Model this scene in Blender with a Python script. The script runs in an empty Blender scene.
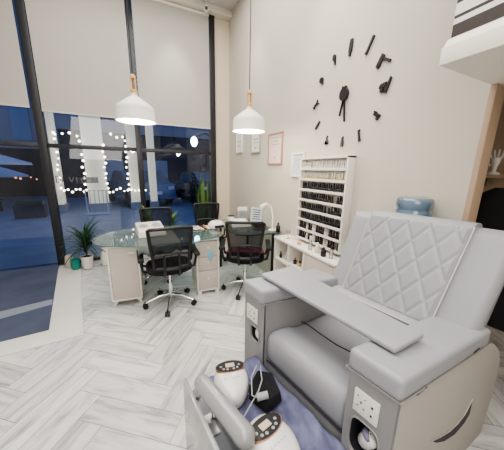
import bpy, bmesh, math, random
from mathutils import Vector, Matrix, Euler
random.seed(11)
PI = math.pi
col = bpy.context.scene.collection

# ------------------------------------------------------------------ materials
def nt(name):
    m = bpy.data.materials.new(name); m.use_nodes = True
    t = m.node_tree; b = t.nodes['Principled BSDF']
    return m, t, b
def mat(name, c, rough=.5, metal=0, spec=.5, bump=0, bscale=60, var=0, vscale=6, emis=None, es=0, coat=0, alpha=1):
    m, t, b = nt(name)
    b.inputs['Base Color'].default_value = (*c, 1)
    b.inputs['Roughness'].default_value = rough
    b.inputs['Metallic'].default_value = metal
    b.inputs['Specular IOR Level'].default_value = spec
    b.inputs['Coat Weight'].default_value = coat
    if emis:
        b.inputs['Emission Color'].default_value = (*emis, 1); b.inputs['Emission Strength'].default_value = es
    tc = t.nodes.new('ShaderNodeTexCoord')
    if var:
        n = t.nodes.new('ShaderNodeTexNoise'); n.inputs['Scale'].default_value = vscale; n.inputs['Detail'].default_value = 4
        t.links.new(tc.outputs['Object'], n.inputs['Vector'])
        r = t.nodes.new('ShaderNodeMapRange'); r.inputs['To Min'].default_value = 1-var; r.inputs['To Max'].default_value = 1+var
        t.links.new(n.outputs['Fac'], r.inputs['Value'])
        mx = t.nodes.new('ShaderNodeVectorMath'); mx.operation = 'SCALE'; mx.inputs[0].default_value = c
        t.links.new(r.outputs['Result'], mx.inputs['Scale']); t.links.new(mx.outputs['Vector'], b.inputs['Base Color'])
    if bump:
        n = t.nodes.new('ShaderNodeTexNoise'); n.inputs['Scale'].default_value = bscale; n.inputs['Detail'].default_value = 5
        t.links.new(tc.outputs['Object'], n.inputs['Vector'])
        bp = t.nodes.new('ShaderNodeBump'); bp.inputs['Strength'].default_value = bump; bp.inputs['Distance'].default_value = .01
        t.links.new(n.outputs['Fac'], bp.inputs['Height']); t.links.new(bp.outputs['Normal'], b.inputs['Normal'])
    return m
def glass_mat(name, tint=(1, 1, 1), rough=0.0, refl=1.0, body=None, bodyfac=0):
    m = bpy.data.materials.new(name); m.use_nodes = True; t = m.node_tree; t.nodes.clear()
    o = t.nodes.new('ShaderNodeOutputMaterial'); tr = t.nodes.new('ShaderNodeBsdfTransparent'); tr.inputs[0].default_value = (*tint, 1)
    g = t.nodes.new('ShaderNodeBsdfGlossy'); g.inputs['Roughness'].default_value = rough
    f = t.nodes.new('ShaderNodeFresnel'); f.inputs['IOR'].default_value = 1.5
    mu = t.nodes.new('ShaderNodeMath'); mu.operation = 'MULTIPLY'; mu.inputs[1].default_value = refl; mu.use_clamp = True
    t.links.new(f.outputs[0], mu.inputs[0])
    x = t.nodes.new('ShaderNodeMixShader'); t.links.new(mu.outputs[0], x.inputs[0]); t.links.new(g.outputs[0], x.inputs[2])
    base = tr.outputs[0]
    if body:
        d = t.nodes.new('ShaderNodeBsdfDiffuse'); d.inputs[0].default_value = (*body, 1)
        y = t.nodes.new('ShaderNodeMixShader'); y.inputs[0].default_value = bodyfac
        t.links.new(tr.outputs[0], y.inputs[1]); t.links.new(d.outputs[0], y.inputs[2]); base = y.outputs[0]
    t.links.new(base, x.inputs[1]); t.links.new(x.outputs[0], o.inputs[0])
    return m

def floor_mat():
    m, t, b = nt('herringbone_wood')
    uv = t.nodes.new('ShaderNodeUVMap'); uv.uv_map = 'uv'
    at = t.nodes.new('ShaderNodeAttribute'); at.attribute_name = 'rnd'
    mp = t.nodes.new('ShaderNodeMapping'); mp.inputs['Scale'].default_value = (1.5, 11, 1)
    t.links.new(uv.outputs[0], mp.inputs['Vector'])
    n = t.nodes.new('ShaderNodeTexNoise'); n.inputs['Scale'].default_value = 1.6; n.inputs['Detail'].default_value = 7; n.inputs['Roughness'].default_value = .62; n.inputs['Distortion'].default_value = .6
    t.links.new(mp.outputs[0], n.inputs['Vector'])
    cr = t.nodes.new('ShaderNodeValToRGB')
    e = cr.color_ramp.elements
    e[0].position = .30; e[0].color = (.26, .27, .285, 1)
    e[1].position = .56; e[1].color = (.66, .665, .665, 1)
    k = e.new(.43); k.color = (.50, .51, .52, 1)
    t.links.new(n.outputs['Fac'], cr.inputs['Fac'])
    mr = t.nodes.new('ShaderNodeMapRange'); mr.inputs['To Min'].default_value = .87; mr.inputs['To Max'].default_value = 1.08
    t.links.new(at.outputs['Fac'], mr.inputs['Value'])
    mx = t.nodes.new('ShaderNodeVectorMath'); mx.operation = 'SCALE'
    t.links.new(cr.outputs['Color'], mx.inputs[0]); t.links.new(mr.outputs[0], mx.inputs['Scale'])
    t.links.new(mx.outputs['Vector'], b.inputs['Base Color'])
    b.inputs['Roughness'].default_value = .33; b.inputs['Specular IOR Level'].default_value = .35
    return m
def zebra_mat():
    m, t, b = nt('zebra_stripes')
    tc = t.nodes.new('ShaderNodeTexCoord'); sp = t.nodes.new('ShaderNodeSeparateXYZ'); n = t.nodes.new('ShaderNodeTexNoise'); n.inputs['Scale'].default_value = 2.2; n.inputs['Detail'].default_value = 0
    t.links.new(tc.outputs['Object'], sp.inputs[0]); t.links.new(tc.outputs['Object'], n.inputs[0])
    a = t.nodes.new('ShaderNodeMath'); a.operation = 'MULTIPLY_ADD'; a.inputs[1].default_value = .03; t.links.new(n.outputs['Fac'], a.inputs[0]); t.links.new(sp.outputs['Z'], a.inputs[2])
    mr = t.nodes.new('ShaderNodeMapRange'); mr.inputs['From Min'].default_value = 2.07; mr.inputs['From Max'].default_value = 2.37; t.links.new(a.outputs[0], mr.inputs['Value'])
    r = t.nodes.new('ShaderNodeValToRGB'); r.color_ramp.interpolation = 'CONSTANT'; k = (.045, .035, .035, 1); wh = (.72, .71, .71, 1); e = r.color_ramp.elements
    e[0].position = 0; e[0].color = wh; e[1].position = .005; e[1].color = k
    for p_, c_ in ((.17, wh), (.24, k), (.285, wh), (.43, k), (.56, wh), (.66, k), (.72, wh), (.86, k)):
        q = e.new(p_); q.color = c_
    t.links.new(mr.outputs[0], r.inputs[0]); t.links.new(r.outputs[0], b.inputs['Base Color'])
    return m
def towel_mat():
    m, t, b = nt('towel'); tc = t.nodes.new('ShaderNodeTexCoord')
    n = t.nodes.new('ShaderNodeTexNoise'); n.inputs['Scale'].default_value = 9; n.inputs['Detail'].default_value = 6; n.inputs['Distortion'].default_value = .8
    t.links.new(tc.outputs['Object'], n.inputs[0])
    r = t.nodes.new('ShaderNodeValToRGB'); r.color_ramp.elements[0].position = .35; r.color_ramp.elements[0].color = (.095, .10, .18, 1)
    r.color_ramp.elements[1].position = .68; r.color_ramp.elements[1].color = (.19, .205, .33, 1)
    t.links.new(n.outputs['Fac'], r.inputs[0]); t.links.new(r.outputs[0], b.inputs['Base Color']); b.inputs['Roughness'].default_value = .95
    n2 = t.nodes.new('ShaderNodeTexNoise'); n2.inputs['Scale'].default_value = 220
    bp = t.nodes.new('ShaderNodeBump'); bp.inputs['Strength'].default_value = .5; bp.inputs['Distance'].default_value = .004
    t.links.new(tc.outputs['Object'], n2.inputs[0]); t.links.new(n2.outputs['Fac'], bp.inputs['Height']); t.links.new(bp.outputs[0], b.inputs['Normal'])
    return m
def mesh_fabric():
    m = bpy.data.materials.new('mesh_fabric'); m.use_nodes = True; t = m.node_tree; t.nodes.clear()
    o = t.nodes.new('ShaderNodeOutputMaterial'); tr = t.nodes.new('ShaderNodeBsdfTransparent'); d = t.nodes.new('ShaderNodeBsdfDiffuse'); d.inputs[0].default_value = (.022, .023, .026, 1)
    x = t.nodes.new('ShaderNodeMixShader'); x.inputs[0].default_value = .72
    t.links.new(tr.outputs[0], x.inputs[1]); t.links.new(d.outputs[0], x.inputs[2]); t.links.new(x.outputs[0], o.inputs[0])
    return m

M = dict(
    wall=mat('wall_paint', (.57, .535, .475), .75, bump=.05, bscale=120),
    pillar=mat('pillar_paint', (.70, .61, .49), .75),
    ceil=mat('ceiling_paint', (.62, .62, .61), .8),
    cream=mat('cream_paint', (.78, .74, .67), .6),
    blind=mat('blind_fabric', (.44, .42, .39), .85, bump=.04, bscale=200),
    frame=mat('black_frame', (.022, .024, .03), .35),
    marble=mat('white_marble', (.70, .69, .67), .3, var=.07, vscale=5),
    chrome=mat('chrome', (.8, .8, .8), .14, 1),
    steel=mat('steel', (.45, .46, .48), .3, 1),
    black=mat('black_plastic', (.014, .014, .016), .45),
    blackfab=mat('black_fabric', (.012, .012, .015), .95, bump=.2, bscale=300),
    mesh=mesh_fabric(),
    white=mat('white_plastic', (.80, .79, .77), .35),
    whitegloss=mat('white_gloss', (.70, .69, .68), .18, coat=.4),
    lacquer=mat('white_lacquer', (.78, .76, .71), .4),
    panel=mat('greige_panel', (.56, .50, .46), .55),
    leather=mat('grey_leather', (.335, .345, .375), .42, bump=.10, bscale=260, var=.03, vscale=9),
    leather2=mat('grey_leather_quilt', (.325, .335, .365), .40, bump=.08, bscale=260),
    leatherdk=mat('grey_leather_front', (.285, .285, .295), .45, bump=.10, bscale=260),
    leatherside=mat('grey_leather_warm_lit', (.40, .38, .355), .5, bump=.10, bscale=200),  # same grey leather, warm light on the side put into the colour
    piping=mat('pale_piping', (.58, .57, .55), .5),
    seam=mat('dark_seam', (.035, .035, .045), .7),
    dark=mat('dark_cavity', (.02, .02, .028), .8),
    greyplast=mat('grey_gloss', (.30, .305, .315), .22, coat=.5),
    basin=mat('basin_grey', (.22, .235, .26), .3),
    towel=towel_mat(),
    cable=mat('grey_cable', (.33, .34, .36), .5),
    gold=mat('copper_trim', (.55, .30, .20), .3, .8),
    lcd=mat('lcd', (.45, .38, .32), .3, emis=(.7, .55, .45), es=.25),
    wood=mat('beech_wood', (.62, .36, .17), .5, var=.15, vscale=25),
    trimwood=mat('tan_trim', (.44, .33, .24), .6),
    brown=mat('brown_wall', (.27, .20, .145), .8, var=.1, vscale=3),
    darkwood=mat('dark_wood', (.03, .022, .02), .5),
    tglass=glass_mat('table_glass', (.80, .92, .89), .03, .9, (.40, .54, .52), .13),
    wglass=glass_mat('window_glass', (.86, .9, .95), 0, 1.25),
    bglass=glass_mat('water_bottle_blue', (.52, .66, .80), .05, 2.2, (.24, .36, .50), .45),
    cglass=glass_mat('clear_glass', (.9, .92, .93), .02, 2, (.7, .72, .73), .25),
    mat_grey=mat('grey_cloth', (.13, .155, .15), .9, bump=.2, bscale=150),
    leaf=mat('leaf_green', (.03, .075, .028), .45, var=.35, vscale=14),
    leaf2=mat('snake_leaf', (.085, .17, .04), .55, var=.45, vscale=22),
    soil=mat('soil', (.05, .035, .025), .95),
    teal=mat('teal_glaze', (.02, .25, .20), .3),
    ceramic=mat('white_ceramic', (.74, .72, .69), .3),
    maroon=mat('maroon_cloth', (.14, .012, .035), .9),
    cyan=mat('cyan_tag', (.18, .55, .66), .6),
    paper=mat('paper', (.78, .78, .76), .8),
    pink=mat('rose_frame', (.45, .25, .21), .4),
    letter=mat('letter_grey', (.15, .15, .15), .7),
    pinkpaper=mat('pale_pink_paper', (.72, .60, .56), .7),
    greyframe=mat('grey_frame', (.42, .39, .36), .5),
    bluepaper=mat('blue_grey_paper', (.52, .60, .66), .7),
    ink=mat('dark_ink', (.04, .06, .07), .7),
    polish=mat('dark_polish', (.012, .011, .015), .25),
    polishcap=mat('black_cap', (.02, .02, .022), .5),
    goldpolish=mat('gold_polish', (.50, .38, .17), .3, .3),
    whitecap=mat('white_cap', (.74, .72, .68), .4),
    clearpol=mat('pale_polish', (.58, .55, .52), .25),
    peach=mat('peach', (.72, .36, .27), .5),
    shade=mat('white_shade', (.74, .73, .70), .45),
    shade_in=mat('shade_inside', (.9, .88, .82), .5, emis=(1, .93, .78), es=1.1),
    bulb=mat('bulb', (1, .9, .7), .5, emis=(1, .88, .66), es=9),
    fairy=mat('fairy_bulb', (1, .9, .7), .5, emis=(1, .86, .62), es=7),
    warm=mat('warm_lamp', (1, .5, .2), .5, emis=(1, .42, .18), es=1.6),
    street=mat('street_lamp_head', (.6, .8, 1), .5, emis=(.45, .75, 1), es=22),
    pave=mat('outdoor_tiles', (.22, .27, .36), .42, var=.35, vscale=1.6),
    paveband=mat('outdoor_pale_band', (.24, .27, .34), .5),
    entry=mat('blue_grey_tile', (.085, .10, .145), .22, var=.5, vscale=2.2),
    extcol=mat('outdoor_column_glow', (.60, .55, .45), .7, emis=(.62, .55, .40), es=.7),  # emission paints the lit look of the shafts, which are no lamps
    facade=mat('outdoor_facade', (.26, .28, .33), .8, var=.2, vscale=.7),
    facade2=mat('outdoor_facade_pale', (.42, .40, .42), .8, var=.15, vscale=.5),
    navy=mat('outdoor_dark', (.020, .026, .05), .6),
    shopdark=mat('outdoor_shop_dark', (.020, .016, .022), .6),
    extwin=mat('outdoor_window', (.22, .30, .42), .2),
    canvas=mat('parasol_canvas', (.62, .70, .85), .8),
    carbody=mat('car_paint', (.02, .025, .035), .25, coat=.6),
    carbody2=mat('car_paint_grey', (.10, .16, .28), .25, coat=.6),
    carglass=mat('car_glass', (.10, .14, .2), .08),
    plate=mat('number_plate', (.6, .62, .66), .5),
    signback=mat('sign_back', (.10, .115, .14), .5, emis=(.16, .17, .19), es=.25),
    zebra=zebra_mat(), floor=floor_mat(), gap=mat('floor_gap', (.13, .13, .135), .8),
)

# ------------------------------------------------------------------ mesh builder
class MB:
    def __init__(s): s.v = []; s.f = []; s.mi = []; s.m = 0
    def add(s, vs, fs):
        o = len(s.v); s.v += [tuple(v) for v in vs]; s.f += [tuple(i+o for i in f) for f in fs]; s.mi += [s.m]*len(fs); return s
    def hull8(s, p):  # p: bottom 4 ccw then top 4
        return s.add(p, [(3, 2, 1, 0), (4, 5, 6, 7), (0, 1, 5, 4), (1, 2, 6, 5), (2, 3, 7, 6), (3, 0, 4, 7)])
    def box(s, c, d, rz=0, rx=0, ry=0):
        R = Euler((rx, ry, rz)).to_matrix(); x, y, z = d[0]/2, d[1]/2, d[2]/2; c = Vector(c)
        ps = [(-x, -y, -z), (x, -y, -z), (x, y, -z), (-x, y, -z), (-x, -y, z), (x, -y, z), (x, y, z), (-x, y, z)]
        return s.hull8([c+R @ Vector(q) for q in ps])
    def bb(s, x0, x1, y0, y1, z0, z1): return s.box(((x0+x1)/2, (y0+y1)/2, (z0+z1)/2), (x1-x0, y1-y0, z1-z0))
    def prism(s, poly, z0, z1):
        n = len(poly); vs = [(x, y, z0) for x, y in poly]+[(x, y, z1) for x, y in poly]
        return s.add(vs, [tuple(range(n-1, -1, -1)), tuple(range(n, 2*n))]+[(i, (i+1) % n, n+(i+1) % n, n+i) for i in range(n)])
    def loft(s, rings, cap=True, closed=True):
        n = len(rings[0]); vs = [p for r in rings for p in r]; fs = []
        for k in range(len(rings)-1):
            for i in range(n if closed else n-1):
                j = (i+1) % n; fs.append((k*n+i, k*n+j, (k+1)*n+j, (k+1)*n+i))
        if cap: fs += [tuple(range(n-1, -1, -1)), tuple((len(rings)-1)*n+i for i in range(n))]
        return s.add(vs, fs)
    def tube(s, pts, r, n=8):
        pts = [Vector(p) for p in pts]; rs = r if isinstance(r, (list, tuple)) else [r]*len(pts)
        rings = []; up = None
        for i, p in enumerate(pts):
            d = (pts[min(i+1, len(pts)-1)]-pts[max(i-1, 0)]).normalized()
            if up is None: up = Vector((0, 0, 1)) if abs(d.z) < .9 else Vector((1, 0, 0))
            a = d.cross(up).normalized(); b = a.cross(d).normalized(); up = b
            rings.append([p+(a*math.cos(2*PI*k/n)+b*math.sin(2*PI*k/n))*rs[i] for k in range(n)])
        return s.loft(rings)
    def lathe(s, prof, c=(0, 0, 0), n=20, sx=1, sy=1, cap=True):
        rings = [[(c[0]+r*sx*math.cos(2*PI*k/n), c[1]+r*sy*math.sin(2*PI*k/n), c[2]+z) for k in range(n)] for r, z in prof]
        return s.loft(rings, cap)
    def ball(s, c, r, n=12, m=7, sc=(1, 1, 1)):
        prof = [(math.sin(PI*i/m)*r if 0 < i < m else r*.02, -math.cos(PI*i/m)*r*sc[2]) for i in range(m+1)]
        return s.lathe(prof, c, n, sc[0], sc[1])
    def xf(s, Mx): s.v = [tuple(Mx @ Vector(v)) for v in s.v]; return s
    def build(s, name, m, parent=None, smooth=False, bevel=0, seg=2, world=False, fn=None, sub=0):
        vs = [fn(v) for v in s.v] if fn else s.v
        if world and parent is not None:
            o = absloc(parent); vs = [(v[0]-o[0], v[1]-o[1], v[2]-o[2]) for v in vs]
        me = bpy.data.meshes.new(name); me.from_pydata(vs, [], s.f)
        for mm in (m if isinstance(m, (list, tuple)) else [m]): me.materials.append(mm)
        me.polygons.foreach_set('material_index', s.mi)
        me.update()
        bm = bmesh.new(); bm.from_mesh(me); bmesh.ops.recalc_face_normals(bm, faces=bm.faces)
        if bevel:
            bm.normal_update()
            es = [e for e in bm.edges if len(e.link_faces) == 2 and e.calc_face_angle(0) > .5]
            bmesh.ops.bevel(bm, geom=es, offset=bevel, segments=seg, profile=.6, affect='EDGES', clamp_overlap=True)
        bm.to_mesh(me); bm.free()
        if smooth or bevel: me.shade_smooth(); me.set_sharp_from_angle(angle=math.radians(50))
        ob = bpy.data.objects.new(name, me); col.objects.link(ob)
        if sub:
            sm = ob.modifiers.new('sub', 'SUBSURF'); sm.levels = sub; sm.render_levels = sub
        if parent is not None: ob.parent = parent
        return ob
def absloc(o):
    p = Vector((0, 0, 0))
    while o is not None: p += o.location; o = o.parent
    return p
def thing(name, label, cat, loc=(0, 0, 0), rz=0, group=None):
    o = bpy.data.objects.new(name, None); o.empty_display_size = .1; col.objects.link(o); o.location = loc; o.rotation_euler = (0, 0, rz)
    o['label'] = label; o['category'] = cat
    if group: o['group'] = group
    return o
def tag(o, label, cat, group=None):
    o['label'] = label; o['category'] = cat
    if group: o['group'] = group
    return o
def struct(o): o['kind'] = 'structure'; return o
def dup(root, loc, rz=None, label=None, group=None):
    r = root.copy(); col.objects.link(r); r.location = loc
    if rz is not None: r.rotation_euler = (0, 0, rz)
    if label: r['label'] = label
    if group: r['group'] = group
    for ch in list(root.children):
        c = ch.copy(); col.objects.link(c); c.parent = r
        for g in ch.children:
            d = g.copy(); col.objects.link(d); d.parent = c
    return r

# ------------------------------------------------------------------ camera
f = 242.6; pit, roll, yaw = map(math.radians, (12.79, 1.11, 26.31)); H = 1.5
F0 = Vector((0, math.cos(pit), -math.sin(pit))); U0 = Vector((0, math.sin(pit), math.cos(pit))); R0 = Vector((1, 0, 0))
Rr = math.cos(roll)*R0+math.sin(roll)*U0; Ur = -math.sin(roll)*R0+math.cos(roll)*U0
Z = Matrix.Rotation(-yaw, 3, 'Z'); Rv, Uv, Fv = Z @ Rr, Z @ Ur, Z @ F0
cd = bpy.data.cameras.new('camera'); cam = bpy.data.objects.new('camera', cd); col.objects.link(cam)
cam.matrix_world = Matrix(((Rv.x, Uv.x, -Fv.x, 0), (Rv.y, Uv.y, -Fv.y, 0), (Rv.z, Uv.z, -Fv.z, H), (0, 0, 0, 1)))
cd.sensor_fit = 'HORIZONTAL'; cd.sensor_width = 36; cd.lens = 36*f/504; cd.clip_start = .02; cd.clip_end = 200
bpy.context.scene.camera = cam

W, D, CZ = 1.70, 4.48, 4.03       # right wall x, window wall y, ceiling height
XL, YB = -3.3, -2.6
# ------------------------------------------------------------------ floor
def herring():
    L, w = .604, .168; d = Vector((.786, -.618)); n = Vector((.618, .786)); o = Vector((-.405, 1.508))
    me = bpy.data.meshes.new('floor'); bm = bmesh.new(); uvl = bm.loops.layers.uv.new('uv'); rl = bm.faces.layers.float.new('rnd')
    g = .0014
    for a in range(-34, 35):
        for b in range(-16, 17):
            bx = a*w+b*(L+w); by = -a*w+b*(L-w)
            for (x, y, sx, sy, rot) in ((bx, by, L, w, 0), (bx+L, by, w, L, 1)):
                cs = [(x+g, y+g), (x+sx-g, y+g), (x+sx-g, y+sy-g), (x+g, y+sy-g)]
                P = [o+d*p+n*q for p, q in cs]
                cx = sum(p.x for p in P)/4; cy = sum(p.y for p in P)/4
                if not (XL-.5 < cx < 3.9 and YB-.5 < cy < D+.5): continue
                vs = [bm.verts.new((p.x, p.y, 0)) for p in P]; fc = bm.faces.new(vs); r = random.random(); fc[rl] = r
                uo = random.random()*40
                for lp, (p, q) in zip(fc.loops, cs):
                    lp[uvl].uv = ((p, q) if not rot else (q, p)); lp[uvl].uv += Vector((uo, uo*1.7))
    for co, no in (((XL, 0, 0), (-1, 0, 0)), ((3.4, 0, 0), (1, 0, 0)), ((0, YB, 0), (0, -1, 0)), ((0, D+.04, 0), (0, 1, 0))):
        bmesh.ops.bisect_plane(bm, geom=bm.verts[:]+bm.edges[:]+bm.faces[:], plane_co=co, plane_no=no, clear_outer=True)
    for fc in bm.faces: fc.material_index = 0
    vs = [bm.verts.new(p) for p in ((XL, YB, -.003), (3.4, YB, -.003), (3.4, D+.04, -.003), (XL, D+.04, -.003))]
    fc = bm.faces.new(vs); fc.material_index = 1
    vs = [bm.verts.new(p) for p in ((XL, YB, -.1), (3.4, YB, -.1), (3.4, D+.04, -.1), (XL, D+.04, -.1))]
    fc = bm.faces.new(vs); fc.material_index = 1
    bm.to_mesh(me); bm.free(); me.materials.append(M['floor']); me.materials.append(M['gap'])
    ob = bpy.data.objects.new('floor', me); col.objects.link(ob); struct(ob)
herring()
# marble threshold border round the entrance bay (one continuous slab) and the blue tile inside it
mb = MB()
mb.prism([(-1.10, 4.47), (-1.075, 4.26), (-.80, 2.60), (-XL*-1, 2.40), (-XL*-1, 2.20), (-.505, 2.40), (-.80, 4.24), (-.80, 4.26), (1.42, 4.26), (1.42, 4.47)], .0, .012)
struct(mb.build('trim_1', M['marble'], bevel=.002))
mb = MB(); mb.prism([(XL, 2.42), (-.80, 2.61), (-1.075, 4.26), (-1.10, 4.605), (XL, 4.605)], .0, .006)
struct(mb.build('floor_entrance', M['entry']))
mb = MB(); mb.prism([(XL, 2.78), (-1.275, 3.02), (-.895, 3.14), (-.925, 3.27), (-1.35, 3.18), (XL, 2.98)], .006, .009)
struct(mb.build('trim_2', M['paveband']))
# walls
struct(MB().bb(W, W+.09, .70, D+.12, -.02, CZ).build('wall_right', M['wall']))
struct(MB().bb(1.43, W, D-.02, D+.12, 0, CZ).build('wall_pillar', M['pillar']))
struct(MB().bb(XL, 3.4, YB, D+.12, CZ, CZ+.1).build('ceiling', M['ceil']))
struct(MB().bb(XL-.1, XL, YB, D+.12, -.02, CZ).build('wall_left', M['wall']))
struct(MB().bb(XL, 3.4, YB-.1, YB, -.02, CZ).build('wall_back', M['wall']))
struct(MB().bb(3.4, 3.5, YB, .98, -.02, CZ).build('wall_corridor', M['wall']))
struct(MB().bb(W+.09, 3.4, .98, 1.06, -.02, CZ).build('wall_recess', M['brown']))
struct(MB().bb(W-.002, W+.10, .672, .70, 0, 1.955).build('trim_3', M['trimwood'], bevel=.004))
# mezzanine / loft
mb = MB(); mb.bb(1.225, 3.4, YB, .70, 1.95, 2.018)
struct(mb.build('ceiling_mezzanine', M['cream'], bevel=.004))
mb = MB(); mb.add([(1.235, YB, 2.018), (1.235, .70, 2.018), (1.26, .70, 2.055), (1.26, YB, 2.055), (1.34, YB, 2.055), (1.34, .70, 2.055), (1.34, .70, 2.018), (1.34, YB, 2.018)],
  [(0, 1, 2, 3), (3, 2, 5, 4), (4, 5, 6, 7), (0, 3, 4, 7), (1, 6, 5, 2), (0, 7, 6, 1)])
struct(mb.build('trim_4', M['cream']))
z = MB().bb(1.270, 1.33, YB, .695, 2.055, 3.05).build('striped_parapet_panel', M['zebra'])
tag(z, 'black and white zebra striped panel along the mezzanine edge, upper right', 'panel')

# ------------------------------------------------------------------ window wall
struct(MB().bb(-1.11, -1.015, D-.05, D+.07, 0, CZ-.05).build('window_1', M['frame'], bevel=.005))
struct(MB().bb(.115, .195, D-.05, D+.07, 0, CZ-.05).build('window_2', M['frame'], bevel=.005))
struct(MB().bb(1.335, 1.43, D-.06, D+.07, 0, CZ-.05).build('window_3', M['frame'], bevel=.005))
mb = MB()
for a, b in ((XL, -1.11), (-1.015, .115), (.195, 1.335)): mb.bb(a, b, D-.02, D+.05, 1.755, 1.81)
struct(mb.build('window_4', M['frame'], bevel=.003))
mb = MB()
for a, b in ((-1.015, .115), (.195, 1.335)): mb.bb(a, b, D-.02, D+.05, 0.012, .06)
struct(mb.build('window_5', M['frame']))
for k, (a, b) in enumerate(((XL, -1.11), (-1.015, .115), (.195, 1.335))):
    struct(MB().bb(a, b, D+.012, D+.018, .012 if k == 0 else .06, CZ-.08).build('window_%d' % (6+k), M['wglass']))
struct(MB().bb(XL, W, D-.16, D+.1, CZ-.10, CZ).build('trim_5', M['cream'], bevel=.01))
for a, b, zb, lab in ((XL+.02, -1.125, 2.265, 'cream roller blind left of the first black mullion, cut off by the photo edge'), (-1.00, .105, 2.235, 'widest cream roller blind, between the two leaning black mullions'), (.205, 1.325, 2.205, 'cream roller blind nearest the room corner, behind the pendant lamp')):
    t = thing('roller_blind', lab, 'blind', ((a+b)/2, D-.07, zb))
    MB().bb(a, b, D-.075, D-.07, zb, CZ-.13).build('blind_fabric', M['blind'], t, world=True)
    MB().tube([(a, D-.08, CZ-.13), (b, D-.08, CZ-.13)], .022, 10).build('blind_tube', M['cream'], t, world=True, smooth=True)
    MB().bb(a, b, D-.085, D-.06, zb-.022, zb).build('bottom_bar', M['panel'], t, world=True)
# security camera
t = thing('security_camera', 'small white security camera with black lens near the ceiling corner', 'camera', (1.26, D-.19, CZ-.1))
MB().lathe([(.03, -.0), (.03, .012), (.012, .014), (.012, .1)], (0, 0, 0), 12).build('mount', M['white'], t, smooth=True)
MB().tube([(0, 0, -.03), (-.03, -.1, -.055)], [.036, .034], 14).build('body', M['white'], t, smooth=True)
MB().tube([(-.03, -.1, -.055), (-.033, -.11, -.058)], [.026, .024], 14).build('lens', M['black'], t, smooth=True)

# ------------------------------------------------------------------ pendant lamps
def pendant(loc, lab):
    t = thing('pendant_lamp', lab, 'lamp', loc)
    n = 32; R = .165
    outer = [(R*1.03, 0), (R*1.03, .012), (R, .02), (R*.985, .10), (R*.93, .125), (R*.45, .185), (.028, .215), (.026, .235)]
    mb = MB(); mb.lathe(outer, n=n, cap=False)
    mb.lathe([(R*.99, .0), (R*.96, .02), (R*.95, .1), (R*.88, .12), (.03, .2)], n=n, cap=False)
    mb.mi = [0]*((len(outer)-1)*n)+[1]*(4*n)
    mb.build('lamp_shade', [M['shade'], M['shade_in']], t, smooth=True)
    w = MB()
    w.lathe([(.026, .235), (.03, .245), (.03, .26), (.022, .265)], n=14)
    w.box((-.017, 0, .31), (.014, .02, .10)); w.box((.017, 0, .31), (.014, .02, .10)); w.lathe([(.024, .355), (.024, .375), (.012, .39)], n=14)
    w.build('wooden_neck', M['wood'], t, smooth=True)
    MB().tube([(0, 0, .26), (0, 0, .36)], .008, 8).build('socket', M['steel'], t)
    MB().tube([(0, 0, .385), (0, 0, CZ-loc[2]-.02)], .0045, 6).build('cord', M['black'], t)
    MB().lathe([(.05, CZ-loc[2]-.03), (.05, CZ-loc[2])], n=16).build('ceiling_rose', M['white'], t, smooth=True)
    MB().ball((0, 0, .07), .045).build('light_bulb', M['bulb'], t, smooth=True)
    ld = bpy.data.lights.new('pendant_glow', 'POINT'); ld.energy = 9; ld.color = (1, .87, .68); ld.shadow_soft_size = .05
    lo = bpy.data.objects.new('pendant_glow', ld); col.objects.link(lo); lo.parent = t; lo.location = (0, 0, -.03)
pendant((.085, 2.6, 1.91), 'white pendant lamp with wooden neck hanging in front of the middle blind')
pendant((1.13, 2.4, 1.885), 'white pendant lamp with wooden neck hanging near the wall corner')

# ------------------------------------------------------------------ wall clock (loose tool shaped markers)
t = thing('wall_clock', 'large black wall clock with salon tool shaped hour markers', 'clock', (W, 1.68, 2.13))
def flat(name, polys, c, ang, th=.012, m='black', sc=1):   # polys in wall plane: (u = to the right as seen, v up)
    mb = MB()
    for P in polys:
        ring0 = []; ring1 = []
        for u, v in P:
            u *= sc; v *= sc
            a = u*math.cos(ang)-v*math.sin(ang); b = u*math.sin(ang)+v*math.cos(ang)
            ring0.append((W-.002, c[0]-a, c[1]+b)); ring1.append((W-.002-th, c[0]-a, c[1]+b))
        mb.loft([ring0, ring1])
    return mb.build(name, M[m], t, world=True)
def rect(x, y, w, h): return [(x-w/2, y-h/2), (x+w/2, y-h/2), (x+w/2, y+h/2), (x-w/2, y+h/2)]
def circ(x, y, r, n=14, k=1): return [(x+r*math.cos(2*PI*i/n), y+r*k*math.sin(2*PI*i/n)) for i in range(n)]
bottle = [rect(0, -.008, .036, .075), rect(0, -.06, .02, .03), rect(0, .04, .03, .03)]
razor = [[(-.008, -.06), (.008, -.06), (.014, .06), (-.006, .06)], rect(-.004, -.065, .022, .018)]
dryer = [[(-.05, .0), (.03, .018), (.03, .05), (-.05, .035)], [(.0, .02), (.018, .02), (.03, -.06), (.01, -.06)], rect(-.055, .018, .02, .03)]
brush = [[(-.006, -.05), (.02, -.05), (.03, .06), (.016, .065)], [(-.06, -.02), (.0, -.005), (-.005, .03), (-.055, .01)], rect(-.03, -.03, .03, .03)]
clip = [rect(0, 0, .065, .024), rect(.02, -.018, .02, .03), rect(-.025, .014, .03, .012)]
comb = [[(-.01, -.045), (.012, -.045), (.004, .05), (-.006, .05)], rect(.006, .05, .02, .01)]
lip = [rect(0, -.018, .03, .05), rect(0, .02, .018, .034), [(-.009, .035), (.009, .035), (.007, .05)]]
heel = [[(-.03, -.03), (.02, -.03), (.0, .03), (.01, .05), (.0, .055), (-.015, .0)], rect(.0, -.015, .04, .03)]
pen = [rect(0, 0, .022, .07), rect(.0, .045, .012, .025)]
scis = [[(-.04, -.012), (.03, .012), (.04, .03), (.0, .006)], [(-.04, .02), (.03, -.004), (.045, -.02), (-.01, -.004)], circ(-.04, -.01, .014, 8)]
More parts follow.
